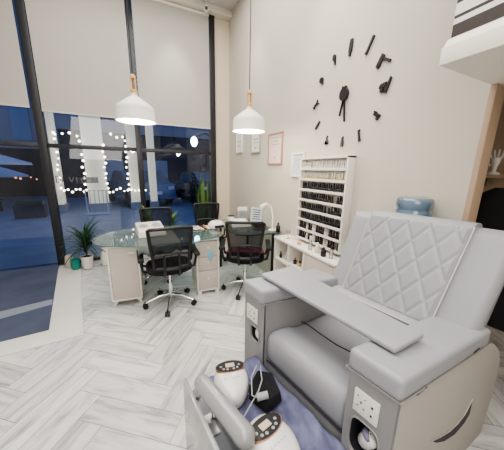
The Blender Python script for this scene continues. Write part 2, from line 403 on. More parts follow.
mirror = [circ(0, .0, .028, 12), rect(.02, -.03, .018, .02)]
hand = [circ(0, .014, .022, 10, 1.3), rect(.012, -.034, .012, .04)]
icons = [(1.671, 2.496, bottle, -5), (1.482, 2.437, razor, -25), (1.347, 2.284, dryer, 50), (1.302, 2.105, brush, -12), (1.349, 1.92, clip, -28), (1.493, 1.783, comb, 12),
         (1.668, 1.755, lip, 0), (1.862, 1.779, heel, 0), (2.015, 1.933, pen, -40), (2.052, 2.137, scis, 30), (2.0, 2.338, mirror, 0), (1.851, 2.463, hand, 5)]
nm = ['hour_marker']*12
for (y, zz, sh, a) in icons: flat('hour_marker', sh, (y, zz), math.radians(a), sc=.92)
flat('clock_hub', [circ(0, 0, .042, 20, 1.22), [(-.022, .035), (-.01, .04), (-.014, .066)], [(.022, .035), (.01, .04), (.014, .066)]], (1.688, 2.14), 0, .03)
flat('hour_hand', [[(-.001, 0), (.002, 0), (-.03, -.145), (-.033, -.143)]], (1.694, 2.12), 0, .02)
flat('minute_hand', [[(-.001, 0), (.002, 0), (.025, -.20), (.022, -.20)]], (1.686, 2.12), 0, .022)

# ------------------------------------------------------------------ wall frames
def wall_frame(y0, y1, z0, z1, fm, pm, lab, lines=(), name='picture_frame', bw=.018, kind='picture'):
    t = thing(name, lab, kind, (W, (y0+y1)/2, z0))
    mb = MB()
    mb.bb(W-.022, W, y0, y1, z0, z0+bw); mb.bb(W-.022, W, y0, y1, z1-bw, z1); mb.bb(W-.022, W, y0, y0+bw, z0+bw, z1-bw); mb.bb(W-.022, W, y1-bw, y1, z0+bw, z1-bw)
    mb.build('frame', M[fm], t, world=True, bevel=.002)
    MB().bb(W-.010, W-.002, y0+bw, y1-bw, z0+bw, z1-bw).build('print', M[pm], t, world=True)
    if lines:
        cy = (y0+y1)/2; h = z1-z0; w = y1-y0
        for (dz, ln, th) in lines: MB().bb(W-.012, W-.010, cy-ln*w/2, cy+ln*w/2, z0+dz*h, z0+(dz+th)*h).build('printed_line', M['greyframe'], t, world=True)
wall_frame(3.84, 4.08, 1.78, 2.13, 'white', 'paper', 'small white framed certificate closest to the room corner', [(.3, .5, .03), (.5, .6, .03)])
wall_frame(3.20, 3.50, 1.745, 2.06, 'greyframe', 'paper', 'grey framed certificate hanging behind the right pendant lamp', [(.6, .5, .04), (.45, .5, .03), (.2, .2, .08)])
wall_frame(2.62, 2.965, 1.575, 1.965, 'pink', 'pinkpaper', 'rose framed certificate between the right pendant and the polish rack', [(.83, .8, .03), (.72, .4, .04), (.62, .5, .03), (.2, .12, .05)])
wall_frame(2.17, 2.41, 1.43, 1.695, 'white', 'bluepaper', 'pale blue paper in a white frame against the polish rack', [(.7, .5, .03), (.5, .5, .03)])

# ------------------------------------------------------------------ polish rack
ry0, ry1, rz0, rz1, rx0 = 1.50, 2.15, .775, 1.632, 1.615
t = thing('nail_polish_rack', 'white wall rack with eight shelves of nail polish', 'shelf', (W, (ry0+ry1)/2, rz0))
mb = MB(); mb.bb(rx0, W, ry0, ry0+.018, rz0, rz1); mb.bb(rx0, W, ry1-.018, ry1, rz0, rz1); mb.bb(rx0, W, ry0, ry1, rz1-.018, rz1)
mb.build('case', M['lacquer'], t, world=True, bevel=.002)
MB().bb(W-.012, W-.002, ry0+.018, ry1-.018, rz0, rz1-.018).build('back_panel', M['lacquer'], t, world=True)
NS = 8; pitch = (rz1-.018-rz0)/NS; shz = []
for k in range(NS):
    zz = rz0+k*pitch; shz.append(zz+.012)
    mb = MB(); mb.bb(rx0, W-.012, ry0+.018, ry1-.018, zz, zz+.012); mb.bb(rx0-.004, rx0, ry0+.018, ry1-.018, zz, zz+.024)
    mb.build('rack_shelf', M['lacquer'], t, world=True)
def polish(kind):
    mb = MB(); body, cap, h = {'dark': ('polish', 'polishcap', .034), 'gold': ('goldpolish', 'whitecap', .030), 'pale': ('clearpol', 'whitecap', .034)}[kind]
    mb.lathe([(.0115, 0), (.0125, .004), (.0125, h-.006), (.006, h)], n=8); k = len(mb.f)
    mb.lathe([(.0075, h), (.0085, h+.003), (.007, h+.034)], n=8)
    mb.mi = [0]*k+[1]*(len(mb.f)-k)
    o = mb.build('nail_polish_bottle', [M[body], M[cap]], smooth=True); return o
protos = {k: polish(k) for k in ('dark', 'gold', 'pale')}; used = set()
rowname = ['bottom', 'second lowest', 'third lowest', 'fourth lowest', 'fifth lowest', 'sixth lowest', 'second highest', 'top']
for k in range(NS):
    kind = 'pale' if k == 7 else 'gold' if k == 6 else 'dark'
    n = 20; step = (ry1-ry0-.06)/n
    for i in range(n):
        kk = kind
        if k <= 1 and i in (5, 6, 11, 12, 15): kk = 'pale'
        if kk == kind and random.random() < .05: continue
        p = protos[kk]
        o = p if kk not in used else p.copy()
        if kk in used: col.objects.link(o)
        used.add(kk)
        o.location = (1.643+random.uniform(-.006, .006), ry0+.032+step*(i+.5), shz[k]+.0003); o.rotation_euler = (0, 0, random.random())
        s_ = random.uniform(.94, 1.12) if k < 6 else random.uniform(.9, 1.05); o.scale = (s_, s_, s_*1.08)
        cdesc = {'dark': 'small dark nail polish bottle', 'gold': 'small gold nail polish bottle with white cap', 'pale': 'small pale nail polish bottle with white cap'}[kk]
        o['label'] = '%s on the %s rack shelf' % (cdesc, rowname[k]); o['category'] = 'bottle'; o['group'] = '%s nail polishes on the %s rack shelf' % ({'dark': 'dark', 'gold': 'gold', 'pale': 'pale'}[kk], rowname[k])

# ------------------------------------------------------------------ console under the rack
cx0, cx1, cy0, cy1, ch = 1.475, 1.695, 1.39, 2.37, .74
t = thing('storage_console', 'low white storage console with open cubbies under the polish rack', 'cabinet', ((cx0+cx1)/2, (cy0+cy1)/2, 0))
mb = MB(); mb.bb(cx0-.01, cx1, cy0, cy1, ch-.022, ch); mb.build('top', M['lacquer'], t, world=True, bevel=.003)
for y in (cy1-.02, 2.075, 1.81, cy0): MB().bb(cx0, cx1, y, y+.02, .03, ch-.022).build('divider', M['lacquer'], t, world=True)
MB().bb(cx1-.01, cx1, cy0+.02, cy1-.02, .03, ch-.022).build('back_panel', M['lacquer'], t, world=True)
MB().bb(cx0, cx1-.01, cy0+.0, cy1, 0.0, .03).build('plinth', M['lacquer'], t, world=True)
MB().bb(cx0, cx1-.01, 2.095, cy1-.02, .47, .49).build('cubby_shelf', M['lacquer'], t, world=True)
MB().bb(cx0, cx1-.01, 1.83, 2.075, .49, .51).build('cubby_shelf', M['lacquer'], t, world=True)
for (y0, y1, z0, z1) in ((1.835, 2.07, .25, .485), (1.835, 2.07, .035, .245), (1.415, 1.805, .40, .71), (1.415, 1.805, .035, .39)):
    d = MB().bb(cx0-.002, cx0+.016, y0, y1, z0, z1).build('drawer', M['panel'], t, world=True, bevel=.002)
    yy = (y0+y1)/2
    if z1 > .45: MB().lathe([(.012, 0), (.02, .01), (.016, .03), (.006, .034)], (0, 0, 0), 12).xf(Matrix.Translation((cx0-.002, yy, (z0+z1)/2)) @ Matrix.Rotation(-PI/2, 4, 'Y')).build('knob', M['whitegloss'], d, world=True, smooth=True)
def small_bottle(x, y, z, r, h, m, lab, capm='polishcap', cat='bottle', name='cosmetic_bottle', capn='cap'):
    t = thing(name, lab, cat, (x, y, z+.0004))
    MB().lathe([(r*.9, 0), (r, .004), (r, h*.62), (r*.5, h*.72)], n=14).build('body', M[m], t, smooth=True)
    MB().lathe([(r*.5, h*.72), (r*.5, h*.98), (r*.4, h)], n=12).build(capn, M[capm], t, smooth=True)
for (x, y, z, r, h, m, c, lab) in (
    (1.52, 2.29, .49, .016, .08, 'polish', 'polishcap', 'small black bottle at the left end of the console upper cubby'),
    (1.54, 2.20, .49, .018, .10, 'clearpol', 'whitecap', 'pale bottle with white cap in the console left cubby'),
    (1.53, 2.145, .49, .016, .085, 'cglass', 'polishcap', 'clear bottle with black cap in the console left cubby'),
    (1.53, 2.02, .51, .02, .07, 'polish', 'gold', 'dark jar with copper lid in the console second cubby'),
    (1.54, 1.95, .51, .022, .055, 'goldpolish', 'polishcap', 'squat amber jar in the console second cubby'),
    (1.53, 1.885, .51, .018, .075, 'clearpol', 'polishcap', 'pale jar with black lid in the console second cubby'),
    (1.54, 1.985, .74, .022, .045, 'peach', 'peach', 'small peach coloured pot on the console top'),
    (1.535, 1.80, .74, .020, .14, 'cglass', 'whitecap', 'taller clear bottle with white cap on the console top'),
    (1.54, 1.70, .74, .024, .10, 'clearpol', 'whitecap', 'squat pale bottle with white cap on the console top'),
    (1.525, 1.60, .74, .026, .085, 'polish', 'polishcap', 'dark round jar near the spa chair on the console top'),
    (1.55, 1.53, .74, .020, .12, 'cglass', 'polishcap', 'clear bottle with black cap beside the dark jar')):
    small_bottle(x, y, z, r, h, m, lab, c)
t = thing('glass_goblet', 'small clear glass goblet at the left end of the console', 'glass', (1.56, 2.22, .7404))
MB().lathe([(.022, 0), (.004, .006), (.004, .05), (.02, .06), (.024, .10), (.022, .10), (.018, .065)], n=16).build('bowl', M['cglass'], t, smooth=True)

# ------------------------------------------------------------------ water dispenser
t = thing('water_dispenser', 'white water dispenser standing behind the spa chair backrest', 'dispenser', (1.594, .915, 0))
MB().bb(-.085, .10, -.14, .14, 0.0, 1.0).build('cabinet', M['lacquer'], t, bevel=.015)
MB().lathe([(.10, 1.0), (.10, 1.03), (.07, 1.05)], n=24).build('collar', M['white'], t, smooth=True)
MB().bb(-.097, -.085, -.07, -.03, .72, .78).build('tap', M['teal'], t); MB().bb(-.097, -.085, .03, .07, .72, .78).build('tap', M['maroon'], t)
b = thing('water_bottle', 'upturned blue plastic water bottle behind the spa chair', 'bottle', (1.594, .915, 1.0505))
mb = MB(); r = .100
pr = [(.03, 0), (.03, .03), (.07, .05), (r, .08), (r, .15), (r*.95, .157), (r*.95, .167), (r, .175), (r, .215), (r*.95, .222), (r*.95, .232), (r*1.02, .24), (r*1.04, .262), (r*1.02, .285), (r*.94, .298), (r*.8, .302), (r*.3, .296)]
mb.lathe(pr, n=36); mb.build('bottle_body', M['bglass'], b, smooth=True)
MB().lathe([(r*.97, .085), (r*.97, .17), (.001, .17)], n=30).build('water', M['bglass'], b, smooth=True)

# ------------------------------------------------------------------ SPA CHAIR
K0 = .875
def K(p): return (p[0]*K0, p[1]*K0, 1.5-(1.5-p[2])*K0)
E = Vector((-.181, .983)); FR = Vector((.853, .414)); A = Vector((.999, .045))
ZF = 1.5-1.5/K0+.0005
def P(a, s, z): q = FR+E*s+A*a; return (q.x, q.y, z)         # a: depth from front, s: metres from right outer side
def PK(v): return K(P(v[0], v[1], v[2]))
SW = 1.04
c0 = K(P(.4, .5, ZF)); chair = thing('spa_chair', 'grey leather spa pedicure chair with quilted backrest and wide armrests', 'chair', (c0[0], c0[1], 0))
def PKA(v): return PK((v[0], v[1], v[2]-.055*max(0, min(1, (v[0]-.05)/.8))*max(0, min(1, (v[2])/.6))))
def pb(mb, name, m, parent=chair, **k): return mb.build(name, m, parent, world=True, fn=PK, **k)
def pba(mb, name, m, parent=chair, **k): return mb.build(name, m, parent, world=True, fn=PKA, **k)
def side_profile(s0, s1, mb, back=1):
    kk = 1 if s0 < .5 else .45
    # arm carcass seen from the side: rounded rear
    prof = [(0, ZF), (0, .655), (.80, .655)]+[(.80+(a-.80)*kk, z) for a, z in ((.90, .63), (.98, .575), (1.05, .51), (1.11, .42), (1.14, .30), (1.15, .1), (1.14, ZF))]
    r0 = [(a, s0, z) for a, z in prof]; r1 = [(a, s1, z) for a, z in prof]
    mb.loft([r0, r1]); return mb
def arm(s0, s1, outer_s, hole, back):
    # carcass made of side panels plus front frame with a real recess
    s_in = s1 if outer_s == s0 else s0
    th = .012
    o = side_profile(outer_s, outer_s+(th if outer_s == s0 else -th), MB(), 1)
    side = pba(o, 'arm_side_panel', M['leatherside'], bevel=.004)
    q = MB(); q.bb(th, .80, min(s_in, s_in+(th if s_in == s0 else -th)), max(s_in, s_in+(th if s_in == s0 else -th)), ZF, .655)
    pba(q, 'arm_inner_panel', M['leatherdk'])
    h0, h1, hz0, hz1 = hole
    # front panel with hole
    n = 20; cxh = (h0+h1)/2; czh = (hz0+hz1)/2
    inner = []
    for i in range(n):
        a = 2*PI*(i+.5)/n; e = .55
        inner.append((cxh+(h1-h0)/2*math.copysign(abs(math.cos(a))**e, math.cos(a)), czh+(hz1-hz0)/2*math.copysign(abs(math.sin(a))**e, math.sin(a))))
    outer = []
    for (x, z) in inner:
        dx, dz = (x-cxh), (z-czh)
        k = min((s1-cxh)/dx if dx > 0 else (s0-cxh)/dx, (.655-czh)/dz if dz > 0 else (ZF-czh)/dz); outer.append((cxh+dx*k, czh+dz*k))
    mb = MB(); fs = []
    vs = [(0, x, z) for x, z in outer]+[(0, x, z) for x, z in inner]+[(.012, x, z) for x, z in inner]+[(.012, x, z) for x, z in outer]
    for i in range(n):
        j = (i+1) % n
        fs += [(i, j, n+j, n+i), (n+i, n+j, 2*n+j, 2*n+i), (2*n+i, 2*n+j, 3*n+j, 3*n+i)]
    # corner fillers
    for (x, z) in ((s0, ZF), (s1, ZF), (s1, .655), (s0, .655)):
        b = sorted(range(n), key=lambda i: (outer[i][0]-x)**2+(outer[i][1]-z)**2)
        i0 = [i for i in b if abs(outer[i][0]-x) < 1e-6][:1]; i1 = [i for i in b if abs(outer[i][1]-z) < 1e-6][:1]
        if i0 and i1:
            vs.append((0, x, z)); fs.append((i0[0], len(vs)-1, i1[0]))
    mb.add(vs, fs)
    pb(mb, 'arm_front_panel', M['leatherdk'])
    # recess cup
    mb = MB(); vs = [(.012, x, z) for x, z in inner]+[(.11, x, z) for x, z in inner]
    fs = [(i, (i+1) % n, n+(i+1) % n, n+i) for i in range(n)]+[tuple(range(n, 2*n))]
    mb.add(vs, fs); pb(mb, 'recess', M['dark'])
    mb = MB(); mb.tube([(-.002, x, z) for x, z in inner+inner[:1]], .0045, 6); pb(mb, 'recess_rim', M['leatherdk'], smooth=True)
    # padded cushion on top
    ae = .80 if s0 < .5 else .66
    c = MB(); c.bb(-.022, ae, s0-.004, s1+.004, .655, .757)
    pba(c, 'armrest_cushion', M['leather'], bevel=.024, seg=4)
    c = MB(); o_ = .0215
    loop = [(-.023, s0-.005, .662), (-.023, s1+.005, .662)]
    c.tube([(ae-.01, s0-.005, .66), (-.023, s0-.005, .66), (-.023, s1+.005, .66), (ae-.01, s1+.005, .66)], .0035, 6)
    pba(c, 'piping', M['leatherdk'])
arm(0, .215, 0, (.05, .185, .225, .43), 1)
arm(.82, 1.035, 1.035, (.865, .965, .33, .445), 1)
# stitched slit pocket on the outer side of the right arm
mb = MB(); cres = [(.345, .236), (.42, .222), (.50, .205), (.58, .198), (.66, .205), (.72, .222), (.79, .262)]
up_ = cres; lo_ = [(.79, .258), (.73, .165), (.66, .118), (.58, .110), (.50, .128), (.42, .168)]
up_ = [(.345, .240), (.45, .200), (.55, .172), (.64, .168), (.72, .19), (.785, .262)]
lo_ = [(.797, .20), (.800, .145), (.75, .105), (.645, .092), (.52, .125), (.42, .18)]
pts = up_+lo_
mb.loft([[(a, -.0015, z) for a, z in pts], [(a, .004, z) for a, z in pts]])
pb(mb, 'side_pocket', M['seam'])
mb = MB(); mb.tube([(a, -.002, z) for a, z in up_], .003, 6); pb(mb, 'pocket_edge', M['leatherside'], smooth=True)
for a0, a1, zz in ((.09, .16, .646), (.60, .66, .640)):
    mb = MB(); mb.tube([(a0, -.006, zz), (a1, -.006, zz+.004)], .0028, 5); pb(mb, 'zip_tab', M['seam'])
# sockets
def socket(s0, s1, z0, z1, lab):
    mb = MB(); mb.bb(-.010, -.001, s0, s1, z0, z1); pl = pb(mb, 'socket_plate', M['white'], bevel=.003)
    pl['label'] = lab
    cx = s0+(s1-s0)*.68; cz = (z0+z1)/2; h = z1-z0; mb = MB()
    for ds, dz, w_, h_ in ((0, .04, .005, .012), (-.014, -.16, .008, .004), (.014, -.16, .008, .004), (.016, .27, .006, .004), (-.016, .27, .006, .004)):
        mb.bb(-.0115, -.0095, cx+ds-w_/2, cx+ds+w_/2, cz+dz*h-h_/2, cz+dz*h+h_/2)
    c2 = s0+(s1-s0)*.24
    for dz in (.16, -.2): mb.bb(-.0115, -.0095, c2-.004, c2+.004, cz+dz*h-.005, cz+dz*h+.005)
    mb.build('socket_holes', M['seam'], pl, world=True, fn=PK)
socket(.068, .176, .462, .578, 'white double socket plate on the near armrest')
socket(.883, 1.0, .478, .588, 'white double socket plate on the far armrest')
# handsets sitting in the recesses
h = K(P(.03, .11, .33)); t = thing('remote_handset', 'white and violet handset in the near armrest recess', 'remote', h)
MB().lathe([(.012, -.05), (.022, -.04), (.026, .0), (.026, .03), (.018, .042)], n=14, sy=1.2).xf(Matrix.Rotation(.5, 4, 'X')).build('body', M['white'], t, smooth=True)
MB().ball((-.008, .012, .028), .024, sc=(1, 1.1, .6)).xf(Matrix.Rotation(.5, 4, 'X')).build('button_cap', mat('violet', (.16, .15, .26), .4), t, smooth=True)
MB().tube([(-.01, -.01, -.03), (-.02, -.02, -.055), (0, -.03, -.085), (.04, -.03, -.09)], .005, 6).build('cord', M['whitegloss'], t, smooth=True)
h = K(P(.02, .90, .375)); t = thing('remote_handset', 'round white handset in the far armrest recess', 'remote', h)
MB().ball((0, 0, .015), .030, sc=(.6, 1, 1.2)).build('body', M['white'], t, smooth=True)
MB().tube([(0, 0, -.01), (.02, .01, -.03), (.06, .01, -.034)], .006, 6).build('cord', M['cable'], t, smooth=True)

# seat cushion
def seat_prof():
    return [(.05, .235), (.03, .245), (.020, .28), (.018, .35), (.022, .405), (.036, .432), (.062, .447), (.11, .453), (.17, .448), (.22, .428), (.27, .420), (.34, .425), (.44, .432), (.54, .435), (.62, .43), (.62, .25)]
rings = []
for i, s in enumerate((.222, .232, .26, .35, .52, .69, .78, .808, .816)):
    k = {0: .014, 1: .004}.get(min(i, 8-i), 0); bulge = .008*math.sin(PI*i/8)
    rings.append([(a+(k if a < .3 else -k), s, z-(k if z > .3 else -k)+(bulge if z > .4 else 0)) for a, z in seat_prof()])
mb = MB(); mb.loft(rings); pb(mb, 'seat_cushion', M['leather'], smooth=True)
mb = MB(); mb.bb(.03, .62, .218, .818, ZF, .236); pb(mb, 'seat_base', M['leather'])
mb = MB(); mb.tube([(.028, .225, .235), (.028, .813, .235)], .007, 6); pb(mb, 'seat_piping', M['seam'])
mb = MB(); mb.tube([(.30, .80, .452), (.30, .74, .462), (.285, .62, .468), (.28, .5, .47), (.30, .40, .47), (.36, .34, .465)], .004, 6)
pb(mb, 'seat_strap', M['seam'])
# backrest: full-width leaning panel, front plane a0 at arms -> a1 at top
def back(s, z, off=0):   # front surface; off = toward the rear
    tt = (z-.40)/.85
    a = .645+(.18+.10*(1-s))*(z-.65)/.57+off
    s2 = s-.02*(z-.65)/.57
    return (a, s2, z)
def topz(s): return 1.235+.03*(1-((s-.5)/.55)**2)*0
nz = 14; sN = 26
def panel(name, s0, s1, z0, z1, front, thick, m, quilt=False, nS=26, nZ=30, rnd=.02):
    # closed cushion: front grid + back grid joined
    V = []; 
    def put(i, j, rear):
        s = s0+(s1-s0)*i/nS; z = z0+(z1-z0)*j/nZ
        e = min(i/nS*(s1-s0), (1-i/nS)*(s1-s0), j/nZ*(z1-z0)+.02, (1-j/nZ)*(z1-z0))
        r = 0 if e >= rnd else (rnd-math.sqrt(max(0, rnd*rnd-(rnd-e)**2)))
        b = back(s, z)
        if rear: return (b[0]+thick*(1-.5*max(0, min(1, (z-.70)/.5)))-r*.8, b[1], b[2])
        d = 0
        if quilt:
            u = (s-s0)/.124; v = (z-z0)/.205
            p, q = u+v, u-v
            d1 = abs(p-round(p)); d2 = abs(q-round(q)); d = min(1, min(d1, d2)/.17); d = (1-(1-d)**2)*.010
            if e < .012: d = 0
        return (b[0]-front+r-d, b[1], b[2])
    for rear in (0, 1):
        for j in range(nZ+1):
            for i in range(nS+1): V.append(put(i, j, rear))
    Fc = []; w = nS+1; N = w*(nZ+1)
    for j in range(nZ):
        for i in range(nS):
            a = j*w+i; Fc += [(a, a+1, a+w+1, a+w), (N+a, N+a+w, N+a+w+1, N+a+1)]
    for i in range(nS): Fc += [(i, N+i, N+i+1, i+1), (nZ*w+i, nZ*w+i+1, N+nZ*w+i+1, N+nZ*w+i)]
    for j in range(nZ): Fc += [(j*w, (j+1)*w, N+(j+1)*w, N+j*w), (j*w+nS, N+j*w+nS, N+(j+1)*w+nS, (j+1)*w+nS)]
    mb = MB(); mb.add(V, Fc); return pb(mb, name, m, smooth=True)
bk = panel('backrest', .025, .895, .40, 1.205, 0, .15, M['leather'], nS=40, nZ=40, rnd=.035)
qp = panel('quilted_pad', .205, .750, .672, 1.215, .026, -.004, M['leather2'], quilt=True, nS=96, nZ=90, rnd=.010)
# top fold of the pad over the backrest
mb = MB(); rings = []
for i in range(13):
    s = .205+(.545)*i/12; b = back(s, 1.205); rings.append([(b[0]+.035+(-.060)*math.cos(a), b[1], 1.200+.030*math.sin(a)) for a in [PI*k/8 for k in range(9)]]+[(b[0]+.035-.042*math.cos(a), b[1], 1.196+.012*math.sin(a)) for a in [PI*k/8 for k in range(8, -1, -1)]])
mb.loft(rings); fold = pb(mb, 'pad_fold', M['leather2'], smooth=True)
mb = MB()
for s in (.205, .750):
    pts = [(back(s, .672+.54*k/12)[0]-.022, back(s, .672+.54*k/12)[1]+(.003 if s > .5 else -.003), .672+.54*k/12) for k in range(13)]
    mb.tube(pts, .0038, 6)
pts = [(back(.205+.545*k/8, .672)[0]-.024, back(.205+.545*k/8, .672)[1], .672) for k in range(9)]; mb.tube(pts, .0038, 6)
pb(mb, 'pad_piping', M['piping'], smooth=True)
lum = MB(); lum.bb(.565, .66, .222, .812, .44, .668); pb(lum, 'lumbar_cushion', M['leather'], bevel=.03, seg=4)
mb = MB(); mb.tube([(.566, .235, .655), (.566, .80, .655)], .005, 6); pb(mb, 'lumbar_piping', M['piping'])
# tray board lying across the arms
tv = [(.775, 1.406), (.93, .512), (1.150, .520), (1.05, 1.44)]
t = thing('tray_board', 'flat grey padded tray board laid across both armrests', 'tray', K((.97, .95, .7572)))
mb = MB(); mb.prism(tv, .7575, .785); mb.build('board', M['leather'], t, world=True, fn=K, bevel=.010, seg=3)

# ------------------------------------------------------------------ foot spa unit in front of chair
def Kz(v): return K(v)
ft = thing('foot_spa_box', 'open grey footbath box standing in front of the spa chair', 'foot spa', K((.45, .95, ZF)))
Dl = Vector((-.126, .992)); B0 = Vector((.238, .745))       # front wall bottom line direction (towards the far side)
N_ = Vector((.992, .126))
def fp(u, s, z): q = B0+N_*u+Dl*s; return (q.x, q.y, z)
S0, S1 = -.36, .49
def box4(mb, u0, u1, s0, s1, z0, z1): return mb.hull8([fp(u0, s0, z0), fp(u1, s0, z0), fp(u1, s1, z0), fp(u0, s1, z0), fp(u0, s0, z1), fp(u1, s0, z1), fp(u1, s1, z1), fp(u0, s1, z1)])
box4(MB(), 0, .022, S0, S1, ZF, .30).build('front_wall', M['greyplast'], ft, world=True, fn=K, bevel=.004)
box4(MB(), .022, .49, S0, S1, ZF, .185).build('basin_floor', M['basin'], ft, world=True, fn=K)
box4(MB(), .125, .145, S0, S1-.04, .185, .26).build('inner_wall', M['basin'], ft, world=True, fn=K)
mb = box4(MB(), .05, .09, .18, .30, .186, .194); mb.build('drain_plate', M['steel'], ft, world=True, fn=K)
mb = MB(); mb.tube([fp(.03, .44, .22), fp(.055, .46, .235), fp(.08, .45, .22), fp(.07, .42, .2), fp(.045, .43, .19)], .007, 8); mb.build('tap_loop', M['steel'], ft, world=True, fn=K, smooth=True)
# towel
def towel():
    mb = MB(); nu, ns = 30, 46; V = []; random.seed(4)
    for j in range(ns+1):
        for i in range(nu+1):
            u = .165+(.562-.050*j/ns-.165)*i/nu; s = S0-.02+(S1-S0+.03)*j/ns
            z = .214+.010*math.sin(u*31+s*9)*math.sin(s*23+u*7)+.006*math.sin(u*70-s*35)
            uu = u
            V.append(fp(uu, s, z))
    Fc = [(j*(nu+1)+i, j*(nu+1)+i+1, (j+1)*(nu+1)+i+1, (j+1)*(nu+1)+i) for j in range(ns) for i in range(nu)]
    mb.add(V, Fc); o = mb.build('blue_towel', M['towel'], None, fn=K, smooth=True)
    s = o.modifiers.new('s', 'SOLIDIFY'); s.thickness = .012; s.offset = -1
    tag(o, 'crumpled slate blue towel lying in the footbath', 'towel')
towel()
# roll footrest
fr = thing('footrest_roll', 'glossy grey capsule shaped footrest over the footbath edge', 'footrest', K((.32, .93, .25)))
c1, c2 = Vector((.262, 1.10, .355)), Vector((.362, .765, .345)); dd = (c2-c1).normalized()
pts = []; rs = []; n = 22
for i in range(n+1):
    x = i/n; pts.append(c1-dd*.055+(c2-c1+dd*.11)*x)
    L = (c2-c1).length+.11; dist = min(x, 1-x)*L
    rr = .050; rs.append(.88*rr*math.sqrt(max(.01, 1-(1-min(1, dist/.06))**2))*(.86+.14*x))
pts = [Vector(K(p)) for p in pts]; o = fr.location
MB().tube(pts, rs, 20).build('roll', M['greyplast'], fr, world=True, smooth=True)
for bp_ in ([(.345, .86, .31), (.37, .84, .24), (.385, .83, .195)], [(.285, 1.03, .32), (.30, 1.03, .24), (.31, 1.03, .195)]): MB().tube([K(q) for q in bp_], .018, 10).build('bracket', M['steel'], fr, world=True, smooth=True)

# controllers (white pear shaped units)
def controller(cx, cy, cz, ang, L, Wd, lab, tilt=0):
    L *= .9; Wd *= .9
    t = thing('foot_massage_controller', lab, 'controller', K((cx, cy, cz)), 0)
    def outline(k, z, n=28):
        out = []
        for i in range(n):
            a = 2*PI*i/n; y = math.sin(a)*L/2; wv = Wd/2*(1.0 if y > 0 else 1-.28*(-y/(L/2))**1.5)
            x = math.cos(a)*wv; sx = math.copysign(abs(math.cos(a))**.85, math.cos(a))*wv
            out.append((sx*k, y*k, z))
        return out
    Rm = Matrix.Rotation(ang, 4, 'Z') @ Matrix.Rotation(tilt, 4, 'X')
    mb = MB(); mb.loft([outline(.96, 0), outline(1, .012)]); mb.xf(Rm).build('base', M['black'], t, smooth=True)
    mb = MB(); mb.loft([outline(1, .012), outline(1.02, .03), outline(.99, .05), outline(.90, .067), outline(.70, .078), outline(.4, .083), outline(.05, .085)]); mb.xf(Rm).build('shell', M['whitegloss'], t, smooth=True)
    def disp(k, z0, z1): 
        e = [(math.cos(2*PI*i/24)*Wd*.42*k, L*.21+math.sin(2*PI*i/24)*L*.17*k) for i in range(24)]
        return MB().prism(e, z0, z1)
    T2 = Rm @ Matrix.Translation((0, L*.19, .0735)) @ Matrix.Rotation(-.16, 4, 'X') @ Matrix.Translation((0, -L*.19, 0))
    disp(1.05, 0, .010).xf(T2).build('copper_ring', M['gold'], t, smooth=True)
    d = disp(1, 0, .0125).xf(T2).build('display', M['black'], t, smooth=True)
    MB().box((.0, L*.22, .0135), (Wd*.26, L*.12, .003)).xf(T2).build('screen', M['lcd'], d)
    mb = MB()
    for bx, by in ((-.2, .12), (-.09, .10), (.09, .10), (.2, .12), (-.27, .2), (.27, .2)): mb.lathe([(Wd*.038, .0125), (Wd*.038, .0145)], (Wd*bx, L*by, 0), 10)
    mb.xf(T2).build('buttons', M['cable'], d, smooth=True)
    mb = MB()   # printed script under the display
    for k in range(5): mb.tube([(Wd*(-.22+.09*k), -L*.10, .0845), (Wd*(-.19+.09*k), -L*.065, .0845), (Wd*(-.17+.09*k), -L*.10, .0845)], .0009, 4)
    mb.xf(Rm).build('printed_mark', M['cable'], t)
controller(.440, 1.125, .224, -.22, .29, .20, 'white massage controller behind the grey footrest roll')
controller(.490, .715, .226, .22, .29, .21, 'white massage controller with lit screen at the bottom of the photo')
# black pouch with power adapter
t = thing('black_pouch', 'small open black pouch lying on the blue towel', 'pouch', K((.585, .985, .228)))
mb = MB(); mb.add([(-.075, .02, 0), (-.03, -.085, 0), (.07, -.06, 0), (.075, .05, 0), (.0, .095, 0), (-.07, .03, .07), (-.03, -.07, .055), (.06, -.055, .06), (.07, .045, .08), (.005, .085, .085), (-.03, .02, .045), (-.01, -.04, .035), (.035, -.03, .04), (.04, .03, .05), (.0, .05, .05)],
 [(4, 3, 2, 1, 0), (0, 1, 6, 5), (1, 2, 7, 6), (2, 3, 8, 7), (3, 4, 9, 8), (4, 0, 5, 9), (5, 6, 11, 10), (6, 7, 12, 11), (7, 8, 13, 12), (8, 9, 14, 13), (9, 5, 10, 14), (10, 11, 12, 13, 14)])
mb.build('body', M['blackfab'], t, bevel=.006)
t2 = thing('power_adapter', 'grey power adapter with looped cable on the black pouch', 'adapter', K((.545, .935, .31)))
MB().tube([(-.03, -.0, 0), (.022, -.012, .004)], [.017, .017], 12).build('plug_body', M['cable'], t2, smooth=True)
MB().tube([(-.028, 0, 0), (-.05, .01, .01), (-.03, .06, .06), (.02, .10, .075), (.045, .11, .05), (.03, .06, .02), (-.01, .02, .01), (-.07, -.01, -.02), (-.13, -.03, -.07)], .0035, 6).build('cable', M['cable'], t2, smooth=True)
cb = MB(); cb.tube([K(p) for p in [(.36, 1.14, .27), (.39, 1.26, .27), (.47, 1.27, .235), (.53, 1.18, .235), (.55, 1.08, .235), (.51, 1.03, .235), (.485, 1.08, .25)]], .003, 6)
tag(cb.build('controller_cable', M['cable'], smooth=True), 'thin dark cable looping round the farther white controller', 'cable')

